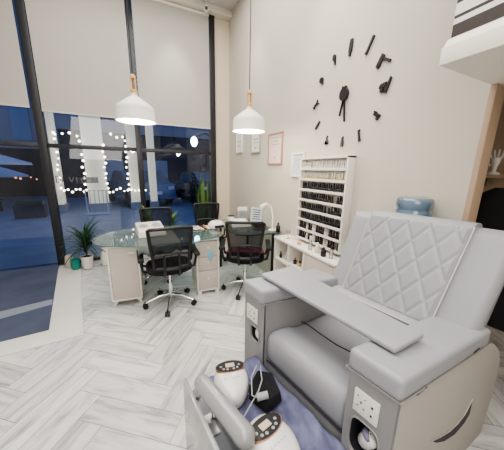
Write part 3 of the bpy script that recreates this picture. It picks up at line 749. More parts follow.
# ------------------------------------------------------------------ manicure tables (cabinets + glass)
def cabinet(x, y, w, d, h, rz, drawers, lab, legs):
    t = thing('manicure_cabinet', lab, 'cabinet', (x, y, 0), rz)
    hz = .07 if legs else .045
    mb = MB(); tk = .018
    mb.bb(-w/2, w/2, 0, d, h-tk, h); mb.bb(-w/2, w/2, 0, d, hz, hz+tk); mb.bb(-w/2, -w/2+tk, 0, d, hz+tk, h-tk); mb.bb(w/2-tk, w/2, 0, d, hz+tk, h-tk); mb.bb(-w/2+tk, w/2-tk, d-.01, d, hz+tk, h-tk)
    mb.build('carcass', M['lacquer'], t, bevel=.002)
    if drawers:
        zs = [hz+tk+.003]; tot = h-2*tk-hz-.006
        for fr_ in (.40, .28, .32): zs.append(zs[-1]+tot*fr_)
        for k in range(3):
            d_ = MB().bb(-w/2+tk+.003, w/2-tk-.003, .004, .02, zs[k], zs[k+1]-.006).build('drawer', M['panel'], t, bevel=.0015)
            zc = (zs[k]+zs[k+1])/2+.02
            MB().tube([(0, .004, zc), (0, -.012, zc)], [.008, .012], 10).build('knob', M['lacquer'], d_, smooth=True)
        MB().tube([(0, .004, h-.05), (0, -.001, h-.05)], .008, 10).build('keyhole', M['steel'], t)
        mb = MB()
        for sx in (-1, 1): mb.bb(sx*(w/2-.03)-.02, sx*(w/2-.03)+.02, .0, d, 0, hz)
        mb.build('foot_rail', M['lacquer'], t)
    else:
        d_ = MB().bb(-w/2+tk+.003, w/2-tk-.003, .002, .02, hz+tk+.003, h-tk-.003).build('door', M['panel'], t, bevel=.0015)
        MB().bb(.045, .105, -.012, .002, h-.095, h-.082).build('handle', M['white'], d_, bevel=.002)
        for sx in (-1, 1):
            for yy in (.03, d-.05):
                mb = MB(); x0 = sx*(w/2-.045); x1 = sx*(w/2-.015)
                mb.hull8([(x1-.01, yy, 0), (x1+.01, yy, 0), (x1+.01, yy+.02, 0), (x1-.01, yy+.02, 0), (x0-.025, yy, hz), (x0+.025, yy, hz), (x0+.025, yy+.02, hz), (x0-.025, yy+.02, hz)])
                mb.build('leg', M['lacquer'], t)
    return t
cabinet(-.142, 2.775, .305, .42, .70, -.10, False, 'cream manicure cabinet with one panelled door and splayed legs', True)
cabinet(.748, 2.675, .272, .42, .70, -.06, True, 'cream cabinet with three drawers, key and blue tag between the chairs', False)
t = thing('face_mask', 'pale blue tag hanging from the drawer cabinet key', 'tag', (.765, 2.655, .50))
MB().box((0, -.012, .012), (.055, .006, .09), rz=.2).build('cloth', M['cyan'], t, bevel=.003)
MB().tube([(0, -.01, .05), (-.012, -.012, .10), (.0, -.014, .15), (.012, -.012, .10), (.003, -.01, .05)], .0018, 5).build('loop', M['white'], t)
ol = [(-.43, 2.97), (-.40, 2.83), (-.30, 2.72), (-.12, 2.64), (.05, 2.58), (.2, 2.52), (.35, 2.50), (.5, 2.52), (.66, 2.58), (.88, 2.62), (.95, 2.70), (.97, 2.85), (.95, 3.05), (.88, 3.22), (.7, 3.34), (.4, 3.42), (.1, 3.44), (-.15, 3.40), (-.32, 3.28), (-.41, 3.12)]
t = thing('glass_tabletop', 'long rounded green tinted glass tabletop resting on the two cabinets', 'table', (.27, 2.95, .70))
mb = MB(); mb.prism(ol, .722, .732); mb.build('glass_pane', M['tglass'], t, world=True)
for px, py in ((-.2, 2.95), (-.05, 3.05), (.68, 2.80), (.82, 3.0), (-.22, 3.1), (.66, 3.0)):
    MB().lathe([(.015, .70), (.015, .722)], (px, py, 0), 12).build('standoff', M['steel'], t, world=True, smooth=True)
# grey cloth mat with nail dryer
mb = MB(); V = []; nu, nv = 18, 22
for j in range(nv+1):
    for i in range(nu+1):
        x = .0+.42*i/nu; y = 3.12-.64*j/nv+.02*math.sin(i*.9); over = max(0, (2.55+.0*x)-y)
        z = .7335+.004*abs(math.sin(i*1.3+j*.4))-over*1.0; y2 = max(y, 2.49-.0)
        V.append((x, y if over == 0 else 2.55-over*.4, z if over == 0 else .737-over*1.3))
mb.add(V, [(j*(nu+1)+i, j*(nu+1)+i+1, (j+1)*(nu+1)+i+1, (j+1)*(nu+1)+i) for j in range(nv) for i in range(nu)])
o = mb.build('table_cloth', M['mat_grey'], smooth=True); s = o.modifiers.new('s', 'SOLIDIFY'); s.thickness = .004; s.offset = 1
tag(o, 'grey green cloth mat draped over the front of the glass table', 'cloth')
t = thing('nail_dust_collector', 'white box shaped nail dust collector with two round fans', 'appliance', (.15, 2.98, .7422), .12); t.scale = (1.05, 1.05, 1.35)
mb = MB(); mb.hull8([(-.14, -.13, 0), (.15, -.13, 0), (.15, .13, 0), (-.14, .13, 0), (-.13, -.11, .055), (.14, -.11, .055), (.14, .13, .095), (-.13, .13, .095)])
mb.build('casing', M['whitegloss'], t, bevel=.012, seg=3)
for sx in (-.062, .072):
    Tm = Matrix.Translation((sx, .01, .0765)) @ Matrix.Rotation(.165, 4, 'X')
    fan = MB().lathe([(.055, -.004), (.055, .003), (.048, .004)], n=20).xf(Tm).build('fan_ring', M['greyframe'], t, smooth=True)
    MB().lathe([(.043, .002), (.043, .0052)], n=20).xf(Tm).build('fan_grille', M['greyplast'], fan, smooth=True)
# nail colour sample fan
t = thing('nail_sample_display', 'fan of pink, white and red nail samples on the glass table', 'display', (.80, 3.06, .7325), .1)
random.seed(5); colsm = [M['paper'], M['peach'], M['whitegloss'], M['pinkpaper'], M['maroon'], M['goldpolish']]
for k in range(9):
    MB().box((-.14+.033*k, .02*math.sin(k), .018+.004*(k % 3)), (.02, .13, .012), rz=.9-.16*k, rx=.12+.1*(k % 2)).build('sample_stick', colsm[k % 6], t, bevel=.003)
MB().lathe([(.05, 0), (.06, .01), (.03, .014)], n=16).build('sample_base', M['white'], t, smooth=True)
t = thing('glass_ashtray', 'small square clear glass dish at the right corner of the glass table', 'dish', (.85, 2.74, .7325))
mb = MB(); mb.bb(-.045, .045, -.03, .03, 0, .008); mb.bb(-.045, .045, -.03, -.024, .008, .03); mb.bb(-.045, .045, .024, .03, .008, .03); mb.bb(-.045, -.039, -.024, .024, .008, .03); mb.bb(.039, .045, -.024, .024, .008, .03)
mb.build('dish_body', M['cglass'], t)
def dryer_dome(x, y, z, rz, lab):
    t = thing('nail_dryer', lab, 'appliance', (x, y, z), rz)
    mb = MB(); n = 18; rings = []
    for k, (r, zz) in enumerate(((.112, 0), (.118, .02), (.108, .055), (.08, .082), (.04, .094), (.004, .097))):
        rings.append([(math.cos(2*PI*i/n)*r, math.sin(2*PI*i/n)*r*.85, zz) for i in range(n)])
    mb.loft(rings); mb.build('dome', M['whitegloss'], t, smooth=True)
    MB().box((0, -.092, .026), (.13, .03, .034)).build('hand_opening', M['dark'], t, bevel=.008)
    MB().box((0, -.03, .0905), (.05, .02, .006), rx=.3).build('display', M['seam'], t)
dryer_dome(.99, 3.10, .7325+.0, .15, 'white dome nail dryer at the right end of the glass table')
# second table (far right)
t = thing('glass_side_table', 'glass topped manicure table against the clock wall behind the right chair', 'table', (1.35, 3.0, 0))
MB().prism([(1.08, 2.66), (1.2, 2.58), (1.62, 2.52), (1.67, 2.53), (1.67, 3.5), (1.25, 3.55), (1.1, 3.4), (1.06, 3.0)], .722, .732).build('glass_pane', M['tglass'], t, world=True)
MB().tube([(1.09, 2.655, .716), (1.2, 2.585, .716), (1.65, 2.535, .716)], .006, 8).build('front_rail', M['black'], t, world=True)
for px, py in ((1.63, 2.66), (1.63, 3.45), (1.17, 3.45)): MB().tube([(px, py, 0), (px, py, .722)], .018, 10).build('leg', M['black'], t, world=True, smooth=True)
t = thing('nail_dust_collector', 'flat white nail drill station with paper on the far glass table', 'appliance', (1.33, 3.08, .7325), -.1)
mb = MB(); mb.hull8([(-.15, -.12, 0), (.14, -.12, 0), (.13, .14, 0), (-.13, .14, 0), (-.14, -.1, .035), (.13, -.1, .035), (.12, .13, .075), (-.12, .13, .075)]); mb.build('casing', M['whitegloss'], t, bevel=.010, seg=3)
MB().box((0, .02, .062), (.14, .10, .004), rx=.14).build('paper_pad', M['paper'], t)
t = thing('tissue_box', 'small box beside the price card on the far glass table', 'box', (1.555, 2.90, .7325), .2)
MB().bb(-.08, .07, -.05, .05, 0, .045).build('box_body', M['darkwood'], t, bevel=.004); MB().bb(-.06, -.0, -.051, -.0502, .008, .035).build('box_label', M['maroon'], t)
t = thing('price_card', 'tilted card with lines of print on the far glass table', 'card', (1.60, 3.10, .7325), -.2)
mb = MB(); mb.box((0, 0, .125), (.17, .006, .22), rx=-.2, ry=.15); mb.build('card', M['bluepaper'], t)
mb = MB()
for k in range(5): mb.box((0.005*k-.01+.02, -.0065+.0*(k), .20-.033*k), (.12 if k else .13, .003, .012), rx=-.2, ry=.15)
mb2 = MB()
for k in range(5):
    zz = .075-.033*k; R_ = Euler((-.2, .15, 0)).to_matrix(); c = Vector((0, 0, .125))+R_ @ Vector((0, -.0045, zz)); mb2.box(c, (.125-.02*(k % 2), .002, .012), rx=-.2, ry=.15)
mb2.build('printed_lines', M['ink'], t)
R_ = Euler((-.2, .15, 0)).to_matrix(); c = Vector((0, .03, .03)); MB().box((0, .03, .0265), (.06, .08, .05)).build('stand', M['black'], t)
t = thing('leaflet_holder', 'clear holder with pale leaflets on the far glass table near the corner', 'holder', (1.52, 3.42, .7325), -.2)
MB().bb(-.09, .09, -.03, .03, 0, .14).build('holder_body', M['cglass'], t); MB().box((-.0, .0, .11), (.15, .012, .19), rx=-.1).build('leaflet', M['paper'], t)
mb = MB()
for k in range(3): mb.box((0, -.0095+.0, .15-.03*k), (.10, .002, .008), rx=-.1)
mb.build('printed_lines', M['greyframe'], t)
t = thing('round_tin', 'small white round tin with a dark band beside the leaflets', 'tin', (1.33, 3.42, .7325))
MB().lathe([(.05, 0), (.05, .075), (.045, .08)], n=20).build('tin_body', M['white'], t, smooth=True); MB().lathe([(.0505, .07), (.0505, .082)], n=20).build('lid', M['seam'], t, smooth=True)
# desk lamp
t = thing('desk_lamp', 'white articulated desk lamp leaning over the far glass table', 'lamp', (1.61, 2.66, .7325))
MB().lathe([(.05, 0), (.05, .012), (.012, .02), (.012, .05)], n=18).build('lamp_base', M['white'], t, smooth=True)
MB().tube([(0, 0, .04), (.03, .04, .17), (.02, .08, .30)], .010, 8).build('lamp_arm', M['white'], t, smooth=True)
MB().tube([(.02, .08, .30), (-.02, .12, .33), (-.04, .15, .32)], .008, 8).build('upper_arm', M['white'], t, smooth=True)
MB().tube([(-.015, .12, .335), (-.05, .16, .30), (-.065, .175, .275)], [.018, .036, .042], 14).build('lamp_head', M['whitegloss'], t, smooth=True)
MB().tube([(.0, .0, .05), (-.06, -.02, .03), (-.12, .03, .01), (-.16, .1, .004)], .004, 6).build('cord', M['black'], t, smooth=True)
small_bottle(1.64, 2.56, .7325, .026, .12, 'polish', 'small black bottle at the near corner of the far glass table', 'polishcap')

# ------------------------------------------------------------------ office chairs
def office_chair(loc, rz, lab):
    t = thing('office_chair', lab, 'chair', loc, rz, None)
    # base
    mb = MB(); mb.lathe([(.03, .085), (.032, .11), (.02, .13)], n=14)
    mb.build('base_hub', M['chrome'], t, smooth=True)
    for k in range(5):
        a = 2*PI*k/5-PI/2-.27; c, s = math.cos(a), math.sin(a)
        MB().tube([(c*.02, s*.02, .115), (c*.12, s*.12, .11), (c*.265, s*.265, .065)], [.020, .016, .011], 8).build('star_leg', M['chrome'], t, smooth=True)
        w = MB(); p = Vector((c*.27, s*.27, .028))
        for o_ in (-.014, .014): q = Vector((-s*o_, c*o_, 0)); w.tube([p+q-Vector((-s, c, 0))*.009, p+q+Vector((-s, c, 0))*.009], .0275, 12)
        w.tube([p+Vector((0, 0, .01)), p+Vector((0, 0, .05))], .008, 6); w.build('caster', M['black'], t, smooth=True)
    MB().tube([(0, 0, .12), (0, 0, .25)], .024, 12).build('gas_sleeve', M['chrome'], t, smooth=True)
    MB().tube([(0, 0, .25), (0, 0, .40)], .014, 10).build('gas_lift', M['chrome'], t, smooth=True)
    MB().bb(-.09, .09, -.12, .10, .385, .425).build('mechanism', M['black'], t, bevel=.01)
    # seat
    mb = MB(); prof = []
    def ring(k, z): 
        out = []
        for i in range(24):
            a = 2*PI*i/24; cx = math.copysign(abs(math.cos(a))**.6, math.cos(a)); cy = math.copysign(abs(math.sin(a))**.6, math.sin(a)); out.append((cx*.235*k, .01+cy*.225*k, z-.02*max(0, cy)**3*k))
        return out
    mb.loft([ring(.9, .425), ring(1, .44), ring(1, .47), ring(.93, .492), ring(.6, .50), ring(.1, .498)]); mb.build('seat', M['blackfab'], t, smooth=True)
    # back frame
    fm = MB(); pts = []
    bz0, bz1 = .53, .935
    def bp(x, z): return (x, -.235-.03*((z-.5)/.45)-.05*(1-(x/.21)**2)*.6, z)
    outl = [(-.16, bz0), (-.175, .65), (-.195, .80), (-.205, .93), (-.19, bz1), (0, bz1+.006), (.19, bz1), (.205, .93), (.195, .80), (.175, .65), (.16, bz0), (0, bz0-.01), (-.16, bz0)]
    fm.tube([bp(x, z) for x, z in outl], .017, 8); fm.build('back_frame', M['black'], t, smooth=True)
    mm = MB(); V = []; nx, nz_ = 8, 8
    for j in range(nz_+1):
        z = bz0+(bz1-bz0)*j/nz_; w = .16+.045*min(1, (z-bz0)/.36)
        for i in range(nx+1): x = -w+2*w*i/nx; V.append(bp(x, z))
    mm.add(V, [(j*(nx+1)+i, j*(nx+1)+i+1, (j+1)*(nx+1)+i+1, (j+1)*(nx+1)+i) for j in range(nz_) for i in range(nx)]); mm.build('back_mesh', M['mesh'], t, smooth=True)
    lb = MB(); lb.tube([bp(-.178, .66), bp(-.08, .675), bp(0, .68), bp(.08, .675), bp(.178, .66)], .011, 6)
    lb.build('lumbar_bar', M['black'], t, smooth=True)
    sp = MB()
    for sx in (-.07, .07): sp.tube([(sx*.8, -.10, .405), (sx, -.23, .43), (sx, -.285, .52), bp(sx, .67)], .013, 8)
    sp.tube([(-.07, -.285, .52), (.07, -.285, .52)], .012, 8)
    sp.build('back_support', M['black'], t, smooth=True)
    for sx in (-1, 1):
        MB().tube([(sx*.17, -.05, .42), (sx*.265, -.06, .44), (sx*.28, -.08, .54), (sx*.28, -.13, .60)], .015, 8).build('arm_bracket', M['black'], t, smooth=True)
        MB().tube([(sx*.17, .09, .42), (sx*.265, .12, .45), (sx*.285, .14, .54), (sx*.28, .08, .60)], .014, 8).build('arm_bracket', M['black'], t, smooth=True)
        pd = MB().box((sx*.28, -.02, .61), (.06, .29, .035), rx=.10).build('arm_pad', M['black'], t, bevel=.012)
    return t
ch1 = office_chair((.30, 2.65, 0), .0, 'black mesh office chair in front of the glass table, between the cabinets')
dup(ch1, (1.20, 2.60, 0), -.45, 'black mesh office chair with maroon cloth on its seat, beside the spa chair')
dup(ch1, (.27, 3.42, 0), PI-.05, 'black mesh office chair behind the glass table facing the camera, near plants')
dup(ch1, (1.04, 3.68, 0), PI-.2, 'black mesh office chair in the far corner in front of the tall snake plant')
# maroon cloth on chair 2 seat
mb = MB(); V = []; nu = nv = 14
for j in range(nv+1):
    for i in range(nu+1):
        x = -.22+.44*i/nu; y = -.20+.34*j/nv; V.append((x, y, .509+.012*math.sin(i*1.1)*math.sin(j*.9)-max(0, -y-.17)*.2+max(0, -.05-y)*.4))
mb.add(V, [(j*(nu+1)+i, j*(nu+1)+i+1, (j+1)*(nu+1)+i+1, (j+1)*(nu+1)+i) for j in range(nv) for i in range(nu)]).xf(Matrix.Translation((1.20, 2.60, 0)) @ Matrix.Rotation(-.45, 4, 'Z'))
o = mb.build('maroon_cloth', M['maroon'], smooth=True); s = o.modifiers.new('s', 'SOLIDIFY'); s.thickness = .012; s.offset = 1
tag(o, 'crumpled maroon cloth lying on the seat of the right office chair', 'cloth')

# ------------------------------------------------------------------ plants
def blade(mb, base, az, lean, L, w, bend, n=7):
    p = Vector(base); th = lean; d = Vector((math.cos(az), math.sin(az), 0)); sd = Vector((-math.sin(az), math.cos(az), 0)); V = []
    for i in range(n+1):
        x = i/n; ww = w*(math.sin(PI*min(.98, .12+x*.86)))**.7; V += [p-sd*ww/2, p+Vector((0, 0, -ww*.12)), p+sd*ww/2]
        p = p+(d*math.sin(th)+Vector((0, 0, math.cos(th))))*L/n; th += bend/n
    mb.add(V, [(3*i+a, 3*i+a+1, 3*i+a+4, 3*i+a+3) for i in range(n) for a in (0, 1)])
def pot(t, r, h, m, z0=0):
    MB().lathe([(r*.72, 0), (r, h*.97), (r, h), (r*.9, h), (r*.88, h*.9), (.002, h*.88)], (0, 0, z0), 20).build('pot', m, t, smooth=True)
    MB().lathe([(r*.87, h*.86), (r*.87, h*.91)], (0, 0, z0), 16).build('soil', M['soil'], t, smooth=True)
random.seed(7)
t = thing('potted_dracaena', 'spiky green dracaena in a white pot beside the first mullion', 'plant', (-.69, 4.16, .0122)); pot(t, .085, .19, M['ceramic'])
MB().tube([(0, 0, .16), (.01, 0, .3), (0, .01, .42)], .012, 8).build('stem', M['leaf'], t, smooth=True)
mb = MB()
for k in range(78):
    z = random.uniform(.22, .46); az = random.uniform(0, 2*PI)
    blade(mb, (0, 0, z), az, random.uniform(.15, 1.1), min(random.uniform(.28, .50), .5), .022, random.uniform(.8, 2.0))
for v in range(len(mb.v)):
    x, y, z = mb.v[v]; mb.v[v] = (x, min(y, .20), z)
mb.build('foliage', M['leaf'], t)
t = thing('teal_pot', 'small teal glazed pot beside the dracaena pot', 'pot', (-.84, 4.18, .0122)); MB().lathe([(.05, 0), (.065, .06), (.055, .15), (.045, .155), (.04, .1)], n=18).build('glazed_body', M['teal'], t, smooth=True)
t = thing('white_vase', 'white ceramic vase on the marble ledge behind the first cabinet', 'vase', (-.46, 4.2, .0122)); MB().lathe([(.05, 0), (.07, .08), (.05, .2), (.03, .24), (.04, .27), (.03, .26)], n=18).build('vase_body', M['ceramic'], t, smooth=True)
t = thing('cream_vase', 'cream rounded vase left of the dracaena on the marble ledge', 'vase', (-.93, 4.27, .0122)); MB().lathe([(.04, 0), (.06, .08), (.05, .18), (.035, .2)], n=18).build('vase_body', M['panel'], t, smooth=True)
t = thing('snake_plant', 'tall dense upright green snake plant beside the beige pillar', 'plant', (1.12, 4.22, .0122)); pot(t, .13, .28, M['ceramic'])
mb = MB()
for k in range(95):
    a = random.uniform(0, 2*PI); r = random.uniform(0, .12)
    blade(mb, (math.cos(a)*r, math.sin(a)*r, .25), a, random.uniform(0, .045), random.uniform(.55, 1.12), .028, random.uniform(-.08, .10), 8)
mb.build('foliage', M['leaf2'], t)
for (x, y, hh, n, lab) in ((.20, 4.18, .72, 11, 'leafy potted plant visible above the nail dust collector by the window'), (.56, 4.15, .66, 9, 'small leafy potted plant by the window between the two far chairs')):
    t = thing('potted_houseplant', lab, 'plant', (x, y, .0122)); pot(t, .08, .17, M['ceramic'])
    MB().tube([(0, 0, .15), (.01, 0, hh*.7), (0, 0, hh)], .006, 6).build('stem', M['leaf'], t, smooth=True)
    mb = MB()
    for k in range(n*2): blade(mb, (0, 0, hh*random.uniform(.7, 1.05)), random.uniform(0, 2*PI), random.uniform(.3, 1.2), random.uniform(.12, .24), .045, random.uniform(.5, 1.6), 5)
    mb.build('foliage', M['leaf2'], t)

# ------------------------------------------------------------------ right edge: garment on stand, hand ornament, dark bench
t = thing('black_jacket', 'black jacket on a bust stand behind the spa chair backrest', 'jacket', (2.05, .66, 0))
mb = MB(); V = []
prof = [(-.36, .80), (-.335, 1.20), (-.30, 1.30), (-.24, 1.355), (-.1, 1.40), (.0, 1.43)]
ringsJ = []
for (w, z, th) in ((.25, .55, .07), (.25, .9, .08), (.235, 1.15, .085), (.21, 1.27, .08), (.165, 1.345, .065), (.09, 1.395, .05), (.05, 1.42, .04)):
    ringsJ.append([(math.cos(2*PI*i/20)*th*(1+.1*math.sin(5*i)), math.sin(2*PI*i/20)*w, z) for i in range(20)])
mb.loft(ringsJ); mb.build('jacket_body', M['blackfab'], t, smooth=True)
for sy in (-1, 1): MB().tube([(0, sy*.17, 1.30), (0, sy*.24, 1.15), (-.02, sy*.265, .85), (-.02, sy*.26, .62)], [.06, .06, .05, .045], 12).build('sleeve', M['blackfab'], t, smooth=True)
st = thing('clothes_stand', 'dark clothes stand carrying the black jacket', 'stand', (2.05, .66, 0))
MB().tube([(0, 0, .02), (0, 0, .545)], .013, 8).build('pole', M['black'], st); MB().lathe([(.16, 0), (.16, .02), (.02, .03)], n=20).build('stand_base', M['black'], st, smooth=True)
t = thing('hand_ornament', 'white display hand with spread fingers at the right photo edge', 'ornament', (2.42, .87, 1.50)); t.scale = (.8, .8, .8)
MB().lathe([(.05, 0), (.05, .012), (.018, .03), (.02, .07), (.035, .12), (.03, .15)], n=16, sy=1).build('palm', M['whitegloss'], t, smooth=True)
for k, (dy, L_) in enumerate(((-.03, .07), (-.01, .085), (.01, .08), (.03, .06))): MB().tube([(0, dy, .14), (-.01, dy*1.5, .14+L_*.6), (-.02, dy*1.7, .14+L_)], [.010, .009, .006], 8).build('finger', M['whitegloss'], t, smooth=True)
MB().tube([(0, .03, .08), (-.01, .06, .11), (-.015, .07, .14)], [.011, .010, .007], 8).build('finger', M['whitegloss'], t, smooth=True)
sh = thing('wall_shelf', 'narrow brown shelf on the recess wall carrying a white display hand', 'shelf', (2.42, .9, 1.475)); MB().bb(-.3, .35, -.09, .078, 0, .024).build('shelf_board', M['brown'], sh, bevel=.003)
MB().bb(-.02, .02, .0, .078, -.06, 0).build('bracket', M['black'], sh)
t = thing('slatted_chair', 'dark wooden slatted chair behind the spa chair on the right edge', 'chair', (2.25, .10, 0))
for sx in (-.2, .2):
    for sy in (-.2, .2): MB().bb(sx-.018, sx+.018, sy-.018, sy+.018, 0, .86 if sx > 0 else .44).build('leg', M['darkwood'], t)
MB().bb(-.22, .22, -.22, .22, .44, .47).build('seat', M['darkwood'], t, bevel=.005)
for k in range(4): MB().bb(.19, .21, -.18, .18, .52+.09*k, .565+.09*k).build('back_slat', M['darkwood'], t)

# ------------------------------------------------------------------ outside
mb = MB(); mb.bb(-40, 30, D+.125, 60, -.10, -.02); o = mb.build('ground', M['pave']); struct(o)
struct(MB().bb(-40, XL-.1, -10, D+.125, -.10, -.02).build('ground', M['pave']))
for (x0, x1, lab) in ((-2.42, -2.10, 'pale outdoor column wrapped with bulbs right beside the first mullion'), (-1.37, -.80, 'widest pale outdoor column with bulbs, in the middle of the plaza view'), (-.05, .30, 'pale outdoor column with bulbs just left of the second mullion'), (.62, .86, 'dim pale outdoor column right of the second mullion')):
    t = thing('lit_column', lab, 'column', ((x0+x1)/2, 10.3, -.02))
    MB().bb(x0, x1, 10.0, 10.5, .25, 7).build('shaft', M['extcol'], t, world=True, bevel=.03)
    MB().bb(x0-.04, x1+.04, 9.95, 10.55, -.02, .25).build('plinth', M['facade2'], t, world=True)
def string(pts, lab, grp=None):
    t = thing('string_lights', lab, 'string lights', pts[0])
    MB().tube(pts, .006, 4).build('wire', M['black'], t, world=True)
    n = 0
    for p in pts:
        b = MB().ball((p[0], p[1]-.03, p[2]), random.uniform(.028, .042), 8, 5).build('light_bulb', M['fairy'], t, world=True, smooth=True)
random.seed(3)
def vert(x, z0, z1, n): return [(x+random.uniform(-.03, .03), 9.93, z0+(z1-z0)*i/(n-1)+random.uniform(-.03, .03)) for i in range(n)]
def hor(x0, x1, z, n, y=9.9): return [(x0+(x1-x0)*i/(n-1), y, z+random.uniform(-.08, .06)) for i in range(n)]
string(vert(-2.06, .8, 2.5, 10), 'vertical string of bulbs down the leftmost lit column')
string(vert(-1.40, .7, 2.3, 9), 'vertical string of bulbs on the left edge of the widest column')
string(vert(-.77, .75, 2.2, 9), 'vertical string of bulbs on the right edge of the widest column')
string(vert(-.09, .75, 2.4, 10), 'vertical string of bulbs beside the column near the second mullion')
string(hor(-2.0, -1.45, .75, 6), 'low row of bulbs between the left and middle columns')
string(hor(-.72, .45, .72, 11), 'low row of bulbs right of the middle column')
string(hor(-2.02, -1.45, 2.52, 4), 'high row of three bright bulbs between the left and middle columns')
string(hor(-.5, -.15, 2.55, 3), 'high row of bulbs between the middle and right columns')
# dark hedge of the alcoves + facade
fb = thing('shop_facade', 'dark building front with windows behind the lit columns', 'building', (0, 15, -.02))
MB().bb(-2.9, 16, 14.8, 15.8, -.02, 3.2).build('ground_floor_wall', M['navy'], fb, world=True)
MB().bb(-2.9, 16, 14.7, 15.8, 3.2, 12).build('upper_wall', M['facade'], fb, world=True)
for i in range(7): MB().bb(-2.4+1.9*i, -1.3+1.9*i, 14.66, 14.7, 3.7, 5.4).build('window', M['extwin'], fb, world=True)
for (x0, x1) in ((-1.4, -.3), (.6, 1.9)): MB().bb(x0, x1, 14.75, 14.8, .3, 1.9).build('window', M['extwin'], fb, world=True)
# mirrored lettering on the glass
mb = MB()
tb = thing('window_lettering', 'faint grey letters D, V, I, C, A with a grey band on the middle window', 'lettering', (-.75, D, 1.3))
MB().bb(-.72, -.46, D+.019, D+.021, 1.255, 1.345).build('backing_band', glass_mat('band_film', (.8, .8, .82), .3, .3, (.22, .23, .25), .35), tb, world=True)
for ch_, x, sz, flip in (('D', -.945, .15, 1), ('V', -.80, .12, 1), ('I', -.735, .12, 1), ('C', -.65, .12, 1), ('A', -.53, .12, 1)):
    cu = bpy.data.curves.new('letter', 'FONT'); cu.body = ch_; cu.size = sz; cu.extrude = .001; cu.align_x = 'CENTER'
    ot = bpy.data.objects.new('tmp', cu); col.objects.link(ot)
    dg = bpy.context.evaluated_depsgraph_get(); me = bpy.data.meshes.new_from_object(ot.evaluated_get(dg)); bpy.data.objects.remove(ot)
    me.transform(Matrix.Translation((x, D+.008, 1.262)) @ Matrix.Rotation(PI/2, 4, 'X')); me.transform(Matrix.Translation((.75, -D, -1.3)))
    me.materials.clear(); me.materials.append(M['letter'])
    o = bpy.data.objects.new('letter', me); col.objects.link(o); o.parent = tb
# left: parasols, cafe
cf = thing('cafe_front', 'dark cafe front with small warm lamps at the left photo edge', 'building', (-7, 16, -.02))
MB().bb(-14, -2.95, 16, 17, -.02, 2.3).build('ground_floor_wall', M['shopdark'], cf, world=True)
MB().bb(-14, -2.95, 15.9, 17, 2.3, 11).build('upper_wall', M['facade'], cf, world=True)
for i in range(5): MB().bb(-8.6+1.25*i, -7.9+1.25*i, 15.86, 15.9, 2.7, 4.2).build('window', M['extwin'], cf, world=True)
random.seed(9)
for i in range(13):
    x = -6.6+.27*i+random.uniform(-.08, .08); z = random.uniform(.75, 1.2)
    t = MB().ball((0, 0, 0), random.uniform(.03, .06), 8, 5).build('warm_lantern', M['warm'], smooth=True); t.location = (x*1.07, 15.7, z)
    tag(t, 'tiny warm lantern glowing in front of the dark cafe', 'lantern', 'warm lanterns of the cafe')
    MB().tube([(0, 0, .04), (0, 0, 2.0-z)], .006, 4).build('cord', M['black'], t)
def parasol(x, y, z, r, lab):
    t = thing('patio_parasol', lab, 'parasol', (x, y, -.02))
    MB().lathe([(r, z-.18), (r*.98, z-.10), (r*.5, z+.14), (.03, z+.32)], n=8, cap=False).build('canopy', M['canvas'], t)
    MB().tube([(0, 0, 0), (0, 0, z+.3)], .025, 8).build('pole', M['black'], t); MB().lathe([(.3, 0), (.3, .06), (.04, .08)], n=16).build('parasol_base', M['navy'], t)
parasol(-4.75, 11.8, 1.72, 1.55, 'nearer blue lit patio parasol outside, cut off by the left photo edge')
parasol(-5.3, 14.2, 1.22, 1.25, 'lower patio parasol behind the nearer one')
for (x, y, w, lab) in ((-5.2, 10.9, 2.4, 'long dark planter box in front of the cafe'), (-2.75, 9.3, .7, 'short dark planter box left of the first lit column')):
    t = thing('planter_box', lab, 'planter', (x, y, -.02)); MB().bb(-w/2, w/2, -.15, .15, 0, .38).build('box_body', M['navy'], t, bevel=.01); MB().bb(-w/2+.03, w/2-.03, -.12, .12, .37, .5).build('hedge', M['leaf'], t, bevel=.04)
# cars
def car(x, y, rz, m, lab):
    t = thing('parked_car', lab, 'car', (x, y, -.02), rz)
    L, w = 3.9, 1.7
    prof = [(-L/2, .35), (-L/2, .75), (-L/2+.25, .88), (-.95, .95), (-.45, 1.38), (.75, 1.40), (1.45, .98), (L/2-.05, .90), (L/2, .6), (L/2, .3), (1.5, .22), (-1.5, .22)]
    mb = MB(); mb.loft([[(a, -w/2, z) for a, z in prof], [(a, w/2, z) for a, z in prof]]); mb.build('body', m, t, bevel=.06, seg=2)
    for sy in (-1, 1):
        mb = MB(); mb.loft([[(a, sy*(w/2+.004), z) for a, z in ((-.85, .97), (-.42, 1.32), (.68, 1.33), (1.2, .98))], [(a, sy*(w/2-.02), z) for a, z in ((-.85, .97), (-.42, 1.32), (.68, 1.33), (1.2, .98))]]); mb.build('side_window', M['carglass'], t)
        for a in (-1.2, 1.25): MB().tube([(a, sy*(w/2-.12), .31), (a, sy*(w/2+.02), .31)], .31, 18).build('wheel', M['black'], t, smooth=True)
    mb = MB(); mb.box((1.12, 0, 1.19), (.70, w*.84, .03), ry=math.atan2(.42, .70)); mb.build('rear_window', M['carglass'], t)
    MB().bb(L/2-.01, L/2+.02, -.26, .26, .5, .62).build('number_plate', M['plate'], t)
    for sy in (-.65, .65): MB().bb(L/2-.02, L/2+.02, sy-.12, sy+.12, .68, .8).build('tail_light', M['plate'], t, bevel=.01)
car(.25, 12.1, -PI/2+.3, M['carbody2'], 'blue grey parked car seen between the last lit column and second mullion')
car(3.1, 11.9, -PI/2+.1, M['carbody'], 'black parked car outside behind the right window pane')
